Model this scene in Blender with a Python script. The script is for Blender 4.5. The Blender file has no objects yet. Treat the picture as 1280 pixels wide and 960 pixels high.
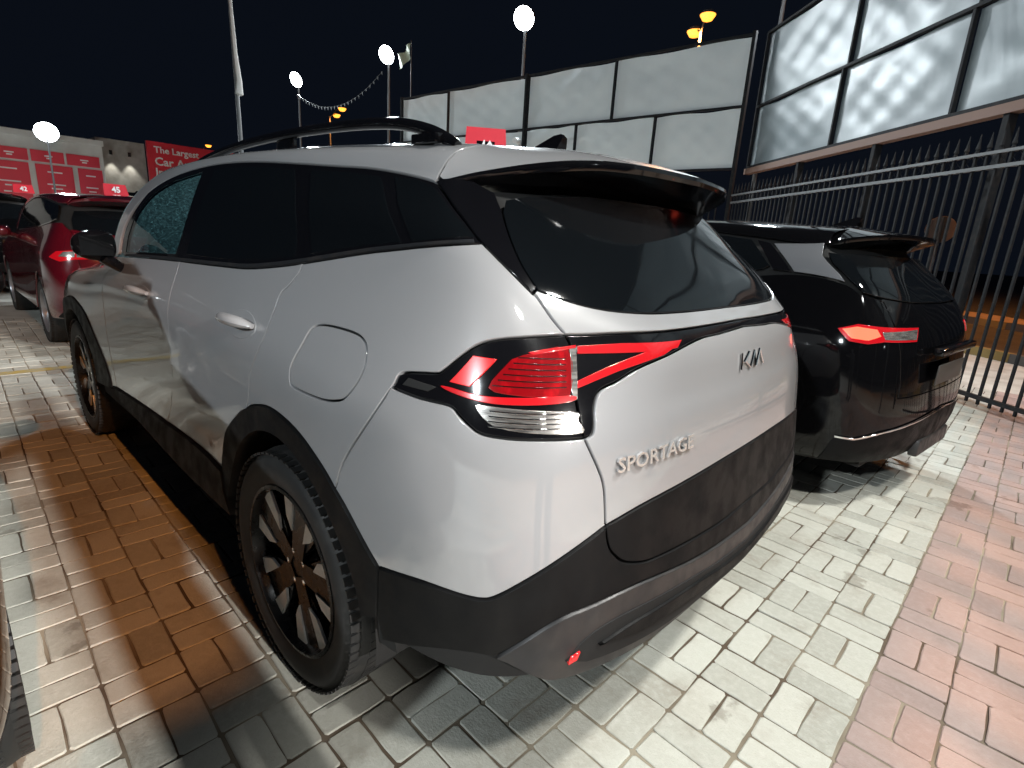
import bpy, bmesh, math, random
import numpy as np
from mathutils import Vector, Matrix
from mathutils.geometry import delaunay_2d_cdt
random.seed(7); rng = np.random.default_rng(7)
R = math.radians
scene = bpy.context.scene
col = scene.collection

# ------------------------------------------------------------------ camera, world, exposure
CAM = Vector((-1.393, 1.525, 1.355))
cd = bpy.data.cameras.new('camera'); cam = bpy.data.objects.new('camera', cd); col.objects.link(cam)
yaw, pitch, roll = R(-138.152), R(14.949), R(-3.595)
fw = Vector((-math.sin(yaw) * math.cos(pitch), math.cos(yaw) * math.cos(pitch), -math.sin(pitch)))
rt = Vector((math.cos(yaw), math.sin(yaw), 0)); dn = fw.cross(rt)
r2 = math.cos(roll) * rt + math.sin(roll) * dn; d2 = -math.sin(roll) * rt + math.cos(roll) * dn
M = Matrix((r2, -d2, -fw)).transposed().to_4x4(); M.translation = CAM
cam.matrix_world = M
cd.sensor_fit = 'HORIZONTAL'; cd.sensor_width = 36.0; cd.lens = 668.7 / 1280 * 36
cd.clip_start = 0.02; cd.clip_end = 3000
scene.camera = cam

w = bpy.data.worlds.new('World'); scene.world = w; w.use_nodes = True
nt = w.node_tree; bg = nt.nodes['Background']
sky = nt.nodes.new('ShaderNodeTexSky'); sky.sky_type = 'NISHITA'; sky.sun_disc = False
sky.sun_elevation = R(-4); sky.sun_rotation = R(200); sky.air_density = 1.5; sky.dust_density = 3
hs = nt.nodes.new('ShaderNodeMixRGB'); hs.blend_type = 'MIX'; hs.inputs[0].default_value = .9
hs.inputs[2].default_value = (.0032, .0047, .0085, 1)
sc_ = nt.nodes.new('ShaderNodeMixRGB'); sc_.blend_type = 'MULTIPLY'; sc_.inputs[0].default_value = 1
sc_.inputs[2].default_value = (.05, .05, .05, 1)
nt.links.new(sky.outputs[0], sc_.inputs[1]); nt.links.new(sc_.outputs[0], hs.inputs[1])
nt.links.new(hs.outputs[0], bg.inputs[0]); bg.inputs[1].default_value = 1.0
scene.view_settings.view_transform = 'Standard'; scene.view_settings.look = 'None'
scene.view_settings.exposure = 0.0; scene.view_settings.gamma = 1
scene.cycles.max_bounces = 8; scene.cycles.transparent_max_bounces = 12
scene.cycles.sample_clamp_indirect = 4; scene.cycles.caustics_reflective = False; scene.cycles.caustics_refractive = False
scene.cycles.use_denoising = True

WHITE = (0.86, 0.95, 1.0); SODIUM = (1.0, .36, .08)
def lamp_light(name, loc, aim, watts, colr, size=.25, cone=150, parent=None, blend=.6):
    l = bpy.data.lights.new(name, 'SPOT'); l.energy = watts; l.color = colr
    l.spot_size = R(cone); l.spot_blend = blend; l.shadow_soft_size = size
    o = bpy.data.objects.new(name, l); col.objects.link(o)
    d = Vector(aim) - Vector(loc)
    m = d.to_track_quat('-Z', 'Y').to_matrix().to_4x4(); m.translation = Vector(loc)
    if parent: o.parent = parent; m = Matrix.Translation(-parent.location) @ m
    o.matrix_local = m
    return o

# ------------------------------------------------------------------ helpers
def tag(o, label=None, cat=None, group=None, kind=None):
    if label: o['label'] = label
    if cat: o['category'] = cat
    if group: o['group'] = group
    if kind: o['kind'] = kind
    return o
def empty(name, loc=(0, 0, 0), rz=0, label=None, cat=None, group=None, parent=None):
    o = bpy.data.objects.new(name, None); col.objects.link(o); o.location = loc; o.rotation_euler = (0, 0, rz)
    o.empty_display_size = .1
    if parent: o.parent = parent
    return tag(o, label, cat, group)
def meshobj(name, V, F, mat, parent=None, smooth=True, normals=None, autosmooth=None):
    me = bpy.data.meshes.new(name); me.from_pydata([tuple(map(float, v)) for v in V], [], F)
    me.polygons.foreach_set('use_smooth', [smooth] * len(me.polygons))
    if mat: me.materials.append(mat)
    me.update()
    if normals is not None: me.normals_split_custom_set_from_vertices([tuple(map(float, n)) for n in normals])
    elif autosmooth and smooth: me.set_sharp_from_angle(angle=R(autosmooth))
    o = bpy.data.objects.new(name, me); col.objects.link(o)
    if parent: o.parent = parent
    return o
class MB:
    """collects shapes into one mesh"""
    def __init__(s): s.V = []; s.F = []
    def add(s, V, F):
        k = len(s.V); s.V += [tuple(v) for v in V]; s.F += [tuple(i + k for i in f) for f in F]; return s
    def box(s, a, b, rot=None, at=(0, 0, 0), bev=0):
        bm = bmesh.new(); bmesh.ops.create_cube(bm, size=1)
        c = [(x + y) / 2 for x, y in zip(a, b)]; d = [abs(y - x) for x, y in zip(a, b)]
        for v in bm.verts: v.co = Vector((v.co.x * d[0], v.co.y * d[1], v.co.z * d[2]))
        if bev: bmesh.ops.bevel(bm, geom=list(bm.edges), offset=bev, segments=2, affect='EDGES', profile=.6)
        m = Matrix.Translation(Vector(c))
        if rot is not None: m = Matrix.Translation(Vector(at)) @ rot @ Matrix.Translation(Vector(c) - Vector(at))
        bm.transform(m); bm.verts.index_update()
        s.add([v.co[:] for v in bm.verts], [[v.index for v in f.verts] for f in bm.faces]); bm.free(); return s
    def tube(s, pts, r, n=10, caps=True, flat=1.0):
        pts = [Vector(p) for p in pts]; rs = r if isinstance(r, (list, tuple)) else [r] * len(pts)
        V = []; F = []; prev = None
        for i, p in enumerate(pts):
            t = (pts[min(i + 1, len(pts) - 1)] - pts[max(i - 1, 0)]).normalized()
            if prev is None:
                a = Vector((0, 0, 1)) if abs(t.z) < .9 else Vector((1, 0, 0)); x = t.cross(a).normalized()
            else: x = (prev - t * prev.dot(t)).normalized()
            prev = x; y = t.cross(x)
            for k in range(n):
                an = 2 * math.pi * k / n; V.append(p + (x * math.cos(an) + y * math.sin(an) * flat) * rs[i])
        for i in range(len(pts) - 1):
            for k in range(n):
                F.append((i * n + k, i * n + (k + 1) % n, (i + 1) * n + (k + 1) % n, (i + 1) * n + k))
        if caps: F.append(tuple(range(n))[::-1]); F.append(tuple((len(pts) - 1) * n + k for k in range(n)))
        return s.add(V, F)
    def lathe(s, prof, n=48, axis='Y', at=(0, 0, 0), closed=False):
        V = []; F = []; m = len(prof)
        for k in range(n):
            a = 2 * math.pi * k / n
            for (r, h) in prof:
                if axis == 'Y': V.append((at[0] + r * math.cos(a), at[1] + h, at[2] + r * math.sin(a)))
                else: V.append((at[0] + r * math.cos(a), at[1] + r * math.sin(a), at[2] + h))
        for k in range(n):
            k2 = (k + 1) % n
            for j in range(m if closed else m - 1):
                j2 = (j + 1) % m
                q = (k * m + j, k * m + j2, k2 * m + j2, k2 * m + j)
                F.append(q if axis == 'Y' else q[::-1])
        return s.add(V, F)
    def prism(s, poly, h0, h1, f=lambda a, b, h: (a, b, h)):
        n = len(poly); V = [f(a, b, h0) for a, b in poly] + [f(a, b, h1) for a, b in poly]
        F = [tuple(range(n))[::-1], tuple(range(n, 2 * n))] + [(i, (i + 1) % n, n + (i + 1) % n, n + i) for i in range(n)]
        return s.add(V, F)
    def build(s, name, mat, parent=None, smooth=True, auto=35):
        o = meshobj(name, s.V, s.F, mat, parent, smooth)
        bm = bmesh.new(); bm.from_mesh(o.data); bmesh.ops.recalc_face_normals(bm, faces=bm.faces); bm.to_mesh(o.data); bm.free()
        if smooth: o.data.set_sharp_from_angle(angle=R(auto))
        return o
def copy_tree(o, parent=None):
    c = o.copy(); col.objects.link(c); c.parent = parent
    for ch in o.children: copy_tree(ch, c)
    return c

# ------------------------------------------------------------------ materials
def mat(name, colr, rough=.5, metal=0, spec=.5, coat=0, coat_rough=.03, noise=None, bump=None, emit=None, alpha=None, rough_noise=None):
    m = bpy.data.materials.new(name); m.use_nodes = True; n = m.node_tree.nodes; L = m.node_tree.links
    b = n['Principled BSDF']; b.inputs['Base Color'].default_value = (*colr, 1); b.inputs['Roughness'].default_value = rough
    b.inputs['Metallic'].default_value = metal; b.inputs['Specular IOR Level'].default_value = spec
    b.inputs['Coat Weight'].default_value = coat; b.inputs['Coat Roughness'].default_value = coat_rough
    if emit: b.inputs['Emission Color'].default_value = (*emit[0], 1); b.inputs['Emission Strength'].default_value = emit[1]
    if alpha is not None: b.inputs['Alpha'].default_value = alpha
    geo = n.new('ShaderNodeNewGeometry') if (noise or bump or rough_noise) else None
    def nz(scale, detail=4, stretch=None):
        t = n.new('ShaderNodeTexNoise'); t.inputs['Scale'].default_value = scale; t.inputs['Detail'].default_value = detail
        if stretch:
            mp = n.new('ShaderNodeMapping'); mp.inputs['Scale'].default_value = stretch
            L.new(geo.outputs['Position'], mp.inputs[0]); L.new(mp.outputs[0], t.inputs['Vector'])
        else: L.new(geo.outputs['Position'], t.inputs['Vector'])
        return t
    if noise:
        c2, scale, lo, hi = noise[:4]
        t = nz(scale, 5, noise[4] if len(noise) > 4 else None); r = n.new('ShaderNodeMapRange'); r.inputs[1].default_value = lo; r.inputs[2].default_value = hi
        L.new(t.outputs['Fac'], r.inputs[0])
        mx = n.new('ShaderNodeMixRGB'); mx.inputs[1].default_value = (*colr, 1); mx.inputs[2].default_value = (*c2, 1)
        L.new(r.outputs[0], mx.inputs[0]); L.new(mx.outputs[0], b.inputs['Base Color'])
    if rough_noise:
        r2_, scale, lo, hi = rough_noise
        t = nz(scale, 5); r = n.new('ShaderNodeMapRange'); r.inputs[1].default_value = lo; r.inputs[2].default_value = hi
        r.inputs[3].default_value = rough; r.inputs[4].default_value = r2_
        L.new(t.outputs['Fac'], r.inputs[0]); L.new(r.outputs[0], b.inputs['Roughness'])
    if bump:
        t = nz(bump[0], 3); bp = n.new('ShaderNodeBump'); bp.inputs['Strength'].default_value = bump[1]; bp.inputs['Distance'].default_value = .002
        L.new(t.outputs['Fac'], bp.inputs['Height']); L.new(bp.outputs[0], b.inputs['Normal'])
    return m
def glassmat(name, tint, rough=.02, trans=.6, dust=0, dustcol=(.5, .6, .62)):
    """thin tinted pane: reflects, and lets part of the light through"""
    m = bpy.data.materials.new(name); m.use_nodes = True; n = m.node_tree.nodes; L = m.node_tree.links
    for x in list(n): n.remove(x)
    out = n.new('ShaderNodeOutputMaterial'); g = n.new('ShaderNodeBsdfGlossy'); g.inputs['Roughness'].default_value = rough
    t = n.new('ShaderNodeBsdfTransparent'); t.inputs[0].default_value = (*[c * trans for c in tint], 1)
    f = n.new('ShaderNodeFresnel'); f.inputs[0].default_value = 1.5
    mx = n.new('ShaderNodeMixShader'); L.new(f.outputs[0], mx.inputs[0]); L.new(t.outputs[0], mx.inputs[1]); L.new(g.outputs[0], mx.inputs[2])
    last = mx
    if dust:
        geo = n.new('ShaderNodeNewGeometry'); d = n.new('ShaderNodeBsdfDiffuse'); d.inputs[0].default_value = (*dustcol, 1)
        tr = n.new('ShaderNodeBsdfTranslucent'); tr.inputs[0].default_value = (*dustcol, 1)
        ad = n.new('ShaderNodeAddShader'); L.new(d.outputs[0], ad.inputs[0]); L.new(tr.outputs[0], ad.inputs[1])
        vz = n.new('ShaderNodeTexNoise'); vz.inputs['Scale'].default_value = 90; vz.inputs['Detail'].default_value = 3; L.new(geo.outputs['Position'], vz.inputs['Vector'])
        r = n.new('ShaderNodeMapRange'); r.inputs[1].default_value = .38; r.inputs[2].default_value = .75; r.inputs[3].default_value = dust * .25; r.inputs[4].default_value = dust * 1.6
        L.new(vz.outputs['Fac'], r.inputs[0])
        m2 = n.new('ShaderNodeMixShader'); L.new(r.outputs[0], m2.inputs[0]); L.new(mx.outputs[0], m2.inputs[1]); L.new(ad.outputs[0], m2.inputs[2]); last = m2
    L.new(last.outputs[0], out.inputs[0]); return m
MT = {}
MT['white_paint'] = mat('white_paint', (.295, .297, .307), .35, spec=.3, coat=1, coat_rough=.015, noise=((.27, .267, .268), 1.1, .3, .8))
_n = MT['white_paint'].node_tree.nodes; _l = MT['white_paint'].node_tree.links; _n['Principled BSDF'].inputs['Coat IOR'].default_value = 1.85
_g = _n.new('ShaderNodeNewGeometry'); _t = _n.new('ShaderNodeTexNoise'); _t.inputs['Scale'].default_value = 3.5; _t.inputs['Detail'].default_value = 8; _t.inputs['Roughness'].default_value = .7
_r = _n.new('ShaderNodeMapRange'); _r.inputs[1].default_value = .45; _r.inputs[2].default_value = .75; _r.inputs[3].default_value = .012; _r.inputs[4].default_value = .11
_l.new(_g.outputs['Position'], _t.inputs['Vector']); _l.new(_t.outputs['Fac'], _r.inputs[0]); _l.new(_r.outputs[0], _n['Principled BSDF'].inputs['Coat Roughness'])
MT['gloss_black'] = mat('gloss_black', (.004, .004, .005), .09, spec=.5, rough_noise=(.2, 5, .5, .8))
MT['dark_glass'] = mat('dark_glass', (.004, .005, .006), .045, spec=.5, rough_noise=(.14, 3.5, .5, .85))
MT['cladding'] = mat('cladding', (.005, .005, .0053), .45, spec=.14, noise=((.013, .0125, .012), 9, .48, .85, (1, 1, .35)), bump=(900, .25), rough_noise=(.7, 14, .4, .7))
MT['skid_grey'] = mat('skid_grey', (.03, .03, .031), .38, metal=.3, noise=((.055, .05, .047), 14, .4, .75), rough_noise=(.6, 20, .4, .7))
MT['rubber'] = mat('rubber', (.012, .012, .012), .62, noise=((.03, .028, .026), 20, .5, .8))
MT['rim_black'] = mat('rim_black', (.005, .005, .0055), .25, spec=.4, rough_noise=(.45, 25, .45, .75))
MT['machined'] = mat('machined', (.72, .72, .72), .4, metal=.35, noise=((.55, .54, .53), 30, .5, .8))
MT['chrome'] = mat('chrome', (.8, .8, .8), .08, metal=1)
MT['dark_void'] = mat('dark_void', (.006, .006, .006), .8)
MT['badge'] = mat('badge', (.8, .8, .8), .2, metal=.8)
MT['brake'] = mat('brake', (.12, .11, .10), .4, metal=.9)
MT['lens_red'] = mat('lens_red', (.16, .002, .004), .14, coat=1, coat_rough=.02, emit=((1, .01, .015), .07), noise=((.40, .004, .008), 30, .5, .68, (1, 1, .35)))
MT['red_bar'] = mat('red_bar', (.42, .006, .01), .2, coat=1, coat_rough=.02, emit=((1, .01, .018), .16))
MT['reflector_red'] = mat('reflector_red', (.55, .01, .012), .25, coat=1, coat_rough=.02, emit=((1, .02, .02), .35))
MT['lens_clear'] = mat('lens_clear', (.55, .53, .5), .18, metal=.75, coat=1, coat_rough=.02, noise=((.2, .19, .18), 60, .4, .6, (.3, .3, 3)))
MT['lens_dark'] = mat('lens_dark', (.03, .001, .001), .2, coat=1)
MT['seat'] = mat('seat', (.05, .05, .055), .7)
MT['wind_glass'] = glassmat('wind_glass', (.68, .9, .92), trans=.75, dust=.18, dustcol=(.30, .46, .48))
MT['side_glass'] = glassmat('side_glass', (.55, .85, .88), trans=.7)
MT['steel_dark'] = mat('steel_dark', (.013, .014, .016), .7, spec=.12, noise=((.03, .026, .024), 12, .5, .8))
MT['steel_grey'] = mat('steel_grey', (.10, .105, .11), .5, spec=.3)
MT['black_paint'] = mat('black_paint', (.003, .003, .0035), .06, spec=.34, rough_noise=(.12, 6, .5, .85))
MT['red_paint'] = mat('red_paint', (.085, .003, .008), .16, coat=1, coat_rough=.03, rough_noise=(.3, 6, .45, .8))
MT['silver_paint'] = mat('silver_paint', (.28, .29, .31), .3, metal=.6, coat=.6)
MT['sign_red'] = mat('sign_red', (.62, .025, .045), .45)
MT['sign_white'] = mat('sign_white', (.8, .8, .8), .5)
MT['wall_white'] = mat('wall_white', (.62, .63, .62), .7, noise=((.5, .5, .49), 1.2, .4, .8))
MT['concrete'] = mat('concrete', (.32, .31, .29), .8, noise=((.24, .23, .21), 3, .4, .7))
MT['flood_glow'] = mat('flood_glow', (.9, .9, .9), .4, emit=((.9, .97, 1), 40))
MT['sodium_glow'] = mat('sodium_glow', (.9, .6, .3), .4, emit=((1, .33, .035), 2.8))
# ------------------------------------------------------------------ body surface: cubic-spline skin through measured stations
XS=[2.755,2.2,1.6,.9,.2,-.3]
# each row: front part (c0..c3), side part per XS (y list, z list), rear part c10..c14
ROWS=[
 # row0
 ([(3.50,0,.26),(3.47,.42,.26),(3.33,.68,.25),(3.1,.80,.24)],[.84]*6,[.22]*6,[(-.62,.80,.25),(-.78,.70,.27),(-.86,.50,.28),(-.885,.25,.285),(-.895,0,.285)]),
 ([(3.66,0,.36),(3.62,.45,.36),(3.45,.74,.36),(3.2,.875,.35)],[.91,.915,.912,.912,.915,.912],[.34]*6,[(-.62,.885,.36),(-.81,.785,.38),(-.915,.55,.395),(-.95,.28,.40),(-.96,0,.40)]),
 ([(3.70,0,.52),(3.66,.45,.52),(3.50,.76,.52),(3.25,.895,.52)],[.925,.915,.905,.905,.915,.925],[.52]*6,[(-.62,.905,.53),(-.825,.805,.54),(-.935,.565,.55),(-.97,.29,.555),(-.98,0,.555)]),
 ([(3.70,0,.70),(3.66,.45,.70),(3.50,.76,.70),(3.25,.90,.70)],[.932,.915,.90,.90,.915,.932],[.70]*6,[(-.62,.91,.70),(-.825,.81,.70),(-.925,.575,.71),(-.955,.29,.715),(-.963,0,.715)]),
 ([(3.66,0,.84),(3.62,.45,.84),(3.46,.75,.85),(3.2,.89,.86)],[.928,.91,.90,.90,.915,.928],[.88]*6,[(-.61,.905,.88),(-.81,.80,.88),(-.905,.57,.885),(-.938,.29,.89),(-.946,0,.89)]),
 ([(3.58,0,.93),(3.54,.42,.93),(3.39,.70,.95),(3.15,.83,.98)],[.89,.893,.893,.893,.90,.905],[1.02,1.04,1.04,1.04,1.04,1.04],[(-.59,.878,1.04),(-.78,.775,1.04),(-.875,.555,1.045),(-.905,.28,1.05),(-.913,0,1.05)]),
 ([(3.50,0,.97),(3.46,.38,.97),(3.32,.60,.99),(3.10,.70,1.03)],[.77,.83,.845,.84,.825,.805],[1.07,1.12,1.165,1.20,1.24,1.27],[(-.58,.785,1.262),(-.70,.70,1.24),(-.785,.50,1.222),(-.81,.26,1.212),(-.818,0,1.21)]),
 ([(3.3,0,1.0),(3.3,.3,1.0),(3.2,.5,1.1),(3.05,.6,1.2)],[.73,.775,.785,.775,.765,.745],[1.24,1.31,1.36,1.39,1.40,1.40],[(-.49,.715,1.385),(-.585,.632,1.365),(-.655,.45,1.355),(-.68,.24,1.352),(-.688,0,1.352)]),
 ([(3.1,0,1.1),(3.1,.25,1.1),(3.05,.4,1.25),(2.95,.5,1.35)],[.66,.70,.70,.692,.69,.672],[1.40,1.48,1.545,1.565,1.535,1.495],[(-.40,.635,1.482),(-.465,.555,1.482),(-.525,.39,1.487),(-.55,.205,1.491),(-.558,0,1.492)]),
 ([(3.0,0,1.2),(3.0,.2,1.2),(2.95,.3,1.35),(2.9,.4,1.42)],[.54,.58,.61,.618,.615,.592],[1.46,1.54,1.60,1.622,1.606,1.578],[(-.36,.545,1.565),(-.40,.46,1.567),(-.43,.32,1.575),(-.445,.17,1.58),(-.45,0,1.58)]),
 ([(2.9,0,1.3),(2.9,.15,1.3),(2.85,.2,1.42),(2.8,.25,1.48)],[.30,.33,.35,.36,.355,.34],[1.50,1.58,1.635,1.658,1.645,1.62],[(-.37,.30,1.612),(-.40,.25,1.613),(-.42,.17,1.613),(-.43,.09,1.613),(-.435,0,1.612)]),
 ([(2.8,0,1.4),(2.8,.05,1.4),(2.75,.05,1.45),(2.7,.03,1.5)],[0]*6,[1.51,1.59,1.648,1.672,1.662,1.635],[(-.38,0,1.626),(-.40,0,1.625),(-.415,0,1.623),(-.42,0,1.622),(-.425,0,1.620)]),
]
def ctrl():
    P=np.array([list(a)+[(x,y,z) for x,y,z in zip(XS,ys,zs)]+list(r) for a,ys,zs,r in ROWS],float)
    P[9,:,2]-=.006; P[10,:,2]-=.014; P[11,:,2]-=.015
    return P
def nspl(Y,t,d=0):
    """natural cubic spline through Y[i] at i (axis 0), evaluated at t"""
    n=len(Y); A=np.zeros((n,n)); B=np.zeros((n,)+Y.shape[1:])
    A[0,0]=A[-1,-1]=1
    for i in range(1,n-1):
        A[i,i-1:i+2]=(1,4,1); B[i]=6*(Y[i-1]-2*Y[i]+Y[i+1])
    Mm=np.linalg.solve(A,B.reshape(n,-1)).reshape(B.shape)
    t=np.clip(np.asarray(t,float),0,n-1-1e-9); i=t.astype(int); s=t-i
    sh=(-1,)+(1,)*(Y.ndim-1); s=s.reshape(sh); q=1-s
    if d==0: return q*Y[i]+s*Y[i+1]+((q**3-q)*Mm[i]+(s**3-s)*Mm[i+1])/6
    return Y[i+1]-Y[i]+((1-3*q*q)*Mm[i]+(3*s*s-1)*Mm[i+1])/6
class Surf:
    def __init__(s):
        P=ctrl(); m=np.array([1,-1,1])
        P=np.concatenate([P[:,2:0:-1]*m,P,P[:,-2:-4:-1]*m],1)
        s.P=np.concatenate([P,P[-2:-4:-1]*m],0)
    def ev(s,u,v):
        """u,v 1-D arrays of same length -> points, normals"""
        u=np.asarray(u,float)+2;v=np.asarray(v,float)
        K=np.array([nspl(s.P[r],u) for r in range(len(s.P))])      # rows x n x 3
        D=np.array([nspl(s.P[r],u,1) for r in range(len(s.P))])
        n=len(u); R=len(s.P)
        # spline down rows for every point
        W=bas(R,v); Wd=bas(R,v,1)   # n x R
        p=np.einsum('nr,rnk->nk',W,K); pu=np.einsum('nr,rnk->nk',W,D); pv=np.einsum('nr,rnk->nk',Wd,K)
        nn=np.cross(pu,pv); nn/=np.linalg.norm(nn,axis=1)[:,None]+1e-12
        return p,nn
_b={}
def bas(R,v,d=0):
    return nspl(np.eye(R),v,d)

T = {
 'lamp_top':[(9.6,5.031),(9.614,5.071),(9.645,5.17),(9.823,5.212),(10.004,5.242),(10.069,5.285),(10.206,5.421),(10.364,5.535),(10.58,5.604),(10.919,5.66),(11.316,5.713)],
 'band_top':[(11.317,5.711),(11.548,5.727),(12.067,5.771),(13.036,5.807),(13.794,5.83)],
 'lamp_bot':[(9.604,5.02),(9.905,4.995),(10.217,4.99),(10.329,4.914),(10.433,4.83),(10.552,4.757),(10.793,4.734),(11.093,4.728),(11.471,4.708)],
 'lamp_in':[(11.471,4.708),(11.53,4.732),(11.554,4.814),(11.558,5.027),(11.626,5.191),(11.812,5.27),(12.119,5.419),(12.894,5.638),(13.37,5.675),(13.929,5.715)],
 'lamp_split':[(11.316,5.713),(11.369,5.6),(11.384,5.454),(11.381,5.231),(11.405,5.043),(11.437,4.833),(11.471,4.708)],
 'reflector':[(10.17,5.197),(10.34,5.44),(10.602,5.442),(10.379,5.187)],
 'lens':[(10.563,5.201),(10.725,5.424),(10.798,5.471),(10.951,5.52),(11.33,5.581),(11.332,5.166),(11.084,5.157),(10.855,5.158)],
 'lowbar':[(10.095,5.146),(10.198,5.152),(10.504,5.129),(10.856,5.141),(11.342,5.165),(11.336,5.105),(10.861,5.075),(10.515,5.073),(10.21,5.114)],
 'upstrip':[(10.925,5.527),(11.079,5.562),(11.408,5.617),(11.406,5.59),(11.079,5.528),(10.978,5.509)],
 'arrow_up':[(11.428,5.609),(11.858,5.647),(12.61,5.663),(12.514,5.573),(12.096,5.554),(11.422,5.54)],
 'arrow_lo':[(12.605,5.651),(12.304,5.505),(11.821,5.368),(11.404,5.226),(11.407,5.293),(11.719,5.418),(12.096,5.554)],
 'clearstrip':[(11.346,5.588),(11.412,5.608),(11.405,5.23),(11.402,5.127),(11.364,5.113),(11.343,5.233)],
 'whitelens':[(10.474,5.035),(10.682,5.043),(11.358,5.011),(11.403,4.918),(11.448,4.775),(11.092,4.797),(10.788,4.828),(10.608,4.885)],
 'tg_split_up':[(10.993,6.093),(11.047,6.055),(11.188,5.854),(11.317,5.711)],
 'tg_split_lo':[(11.472,4.684),(11.594,4.309),(11.66,4.031),(11.691,3.595),(11.7,3.44),(11.733,3.281),(11.792,3.164),(11.895,3.028),(12.097,2.909),(12.324,2.859),(13.279,2.747),(13.803,2.761)],
 'tg_white_black':[(11.696,3.565),(12.186,3.677),(13.153,3.742),(13.701,3.759)],
 'bump_wb':[(9.543,2.597),(9.599,2.631),(10.034,2.756),(10.474,2.785),(10.602,2.799),(10.711,2.85),(10.975,3.076),(11.315,3.323),(11.696,3.565)],
 'arch_out':[(7.576,1.883),(7.579,2.24),(7.657,2.908),(7.839,3.421),(8.044,3.768),(8.27,3.919),(8.571,3.827),(8.878,3.542),(9.199,3.136),(9.422,2.782),(9.543,2.597)],
 'seam':[(9.602,5.035),(9.422,4.551),(9.143,3.77),(9.097,3.593)],
 'shut':[(8.283,6.058),(8.281,5.935),(8.221,5.747),(8.171,5.638),(8.166,5.358),(8.127,4.925),(8.035,4.388),(7.989,3.884),(7.952,3.635)],
 'dlo_bot':[(5.73,6.092),(6.787,6.04),(7.485,5.977),(7.762,5.961),(8.058,6.007),(8.291,6.058),(8.576,6.136),(8.869,6.22),(9.174,6.301),(9.74,6.486),(10.339,6.688)],
 'dlo_top':[(5.291,6.557),(5.524,7.163),(5.86,7.557),(6.292,7.847),(6.823,8.025),(7.276,8.072),(7.859,8.036),(8.19,8.026),(8.465,8.039),(8.764,7.985),(9.217,7.871)],
 'd_diag':[(9.217,7.871),(10.0,7.2),(10.339,6.688),(10.993,6.093)],
 'glass_left':[(10.864,7.472),(10.867,7.127),(10.91,6.552),(11.055,6.172)],
 'glass_bot':[(11.051,6.152),(11.643,6.021),(12.234,5.99),(12.951,6.001),(13.947,6.014)],
 'b_pil':[(6.838,6.107),(6.905,6.701),(6.865,7.935)],
 'c_div':[(8.276,6.058),(8.131,6.901),(7.917,7.91)],
 'q_div':[(8.658,7.829),(8.888,7.222),(9.229,6.328)],
 'fuel':[(8.646,5.383),(8.786,5.403),(9.025,5.391),(9.143,5.351),(9.211,5.276),(9.25,5.119),(9.217,4.944),(9.123,4.732),(9.019,4.637),(8.863,4.563),(8.608,4.532),(8.517,4.566),(8.493,4.746),(8.5,4.897),(8.552,5.148),(8.586,5.313)],
 'sill_top':[(5.405,1.818),(6.557,1.993),(7.247,2.087),(7.586,2.023)],
 'sill_bot':[(5.398,1.607),(6.345,1.41),(7.043,1.276),(7.79,1.299)],
 'farch_out':[(3.383,3.726),(4.023,3.967),(4.337,3.884),(4.641,3.58),(4.943,2.882),(5.189,2.19),(5.306,1.668)],
 'skid_top':[(10.751,1.971),(11.231,2.532),(12.095,2.622),(13.047,2.416)],
 'bump_bot':[(9.559,1.512),(10.288,1.897),(10.764,1.949),(11.118,1.646),(11.284,1.523),(11.611,1.501),(12.187,1.51),(12.754,1.563),(13.341,1.587)],
 'handles':[(7.878,5.136),(6.393,5.056)],
 'letters':[(11.773,4.286),(12.688,4.258)],
 'kia':[(13.737,5.208),(14.0,5.234)],
}
BODY = Surf()
def crom(pts, closed=False, step=4):
    """Catmull-Rom through points"""
    P = [np.array(p, float) for p in pts]; n = len(P); out = []
    if n < 3 and not closed: return [tuple(p) for p in P]
    for i in range(n if closed else n - 1):
        a, b = P[i], P[(i + 1) % n]
        p0 = P[i - 1] if (i > 0 or closed) else a - (b - a); p3 = P[(i + 2) % n] if (closed or i + 2 < n) else b + (b - a)
        for k in range(step):
            t = k / step
            out.append(tuple(.5 * ((2 * a) + (-p0 + b) * t + (2 * p0 - 5 * a + 4 * b - p3) * t * t + (-p0 + 3 * a - 3 * b + p3) * t ** 3)))
    if not closed: out.append(tuple(P[-1]))
    return out
def c(name, a=0, b=None, rev=False):
    p = crom(T[name])[a:] if b is None else crom(T[name])[a:b]
    return p[::-1] if rev else p
def sub(name, u0, u1, rev=False):
    p = [q for q in crom(T[name]) if u0 <= q[0] <= u1]
    return p[::-1] if rev else p
def pip(poly, x, y):
    """vectorised point in polygon"""
    x = np.asarray(x); y = np.asarray(y); ins = np.zeros(x.shape, bool); n = len(poly)
    for i in range(n):
        x1, y1 = poly[i]; x2, y2 = poly[(i + 1) % n]
        if y1 == y2: continue
        cnd = ((y1 > y) != (y2 > y)); xi = (x2 - x1) * (y - y1) / (y2 - y1) + x1
        ins ^= cnd & (x < xi)
    return ins
def clean(poly, eps=.004):
    out = []
    for q in poly:
        if not out or abs(q[0] - out[-1][0]) + abs(q[1] - out[-1][1]) > eps: out.append((float(q[0]), float(q[1])))
    while len(out) > 2 and abs(out[0][0] - out[-1][0]) + abs(out[0][1] - out[-1][1]) < eps: out.pop()
    return out
VS = .35
def dens(poly, h=.06):
    out = []
    n = len(poly)
    for i in range(n):
        a, b = poly[i], poly[(i + 1) % n]; d = math.hypot(b[0] - a[0], (b[1] - a[1]) * VS); k = max(1, int(math.ceil(d / h)))
        for j in range(k): out.append((a[0] + (b[0] - a[0]) * j / k, a[1] + (b[1] - a[1]) * j / k))
    return out
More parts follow.
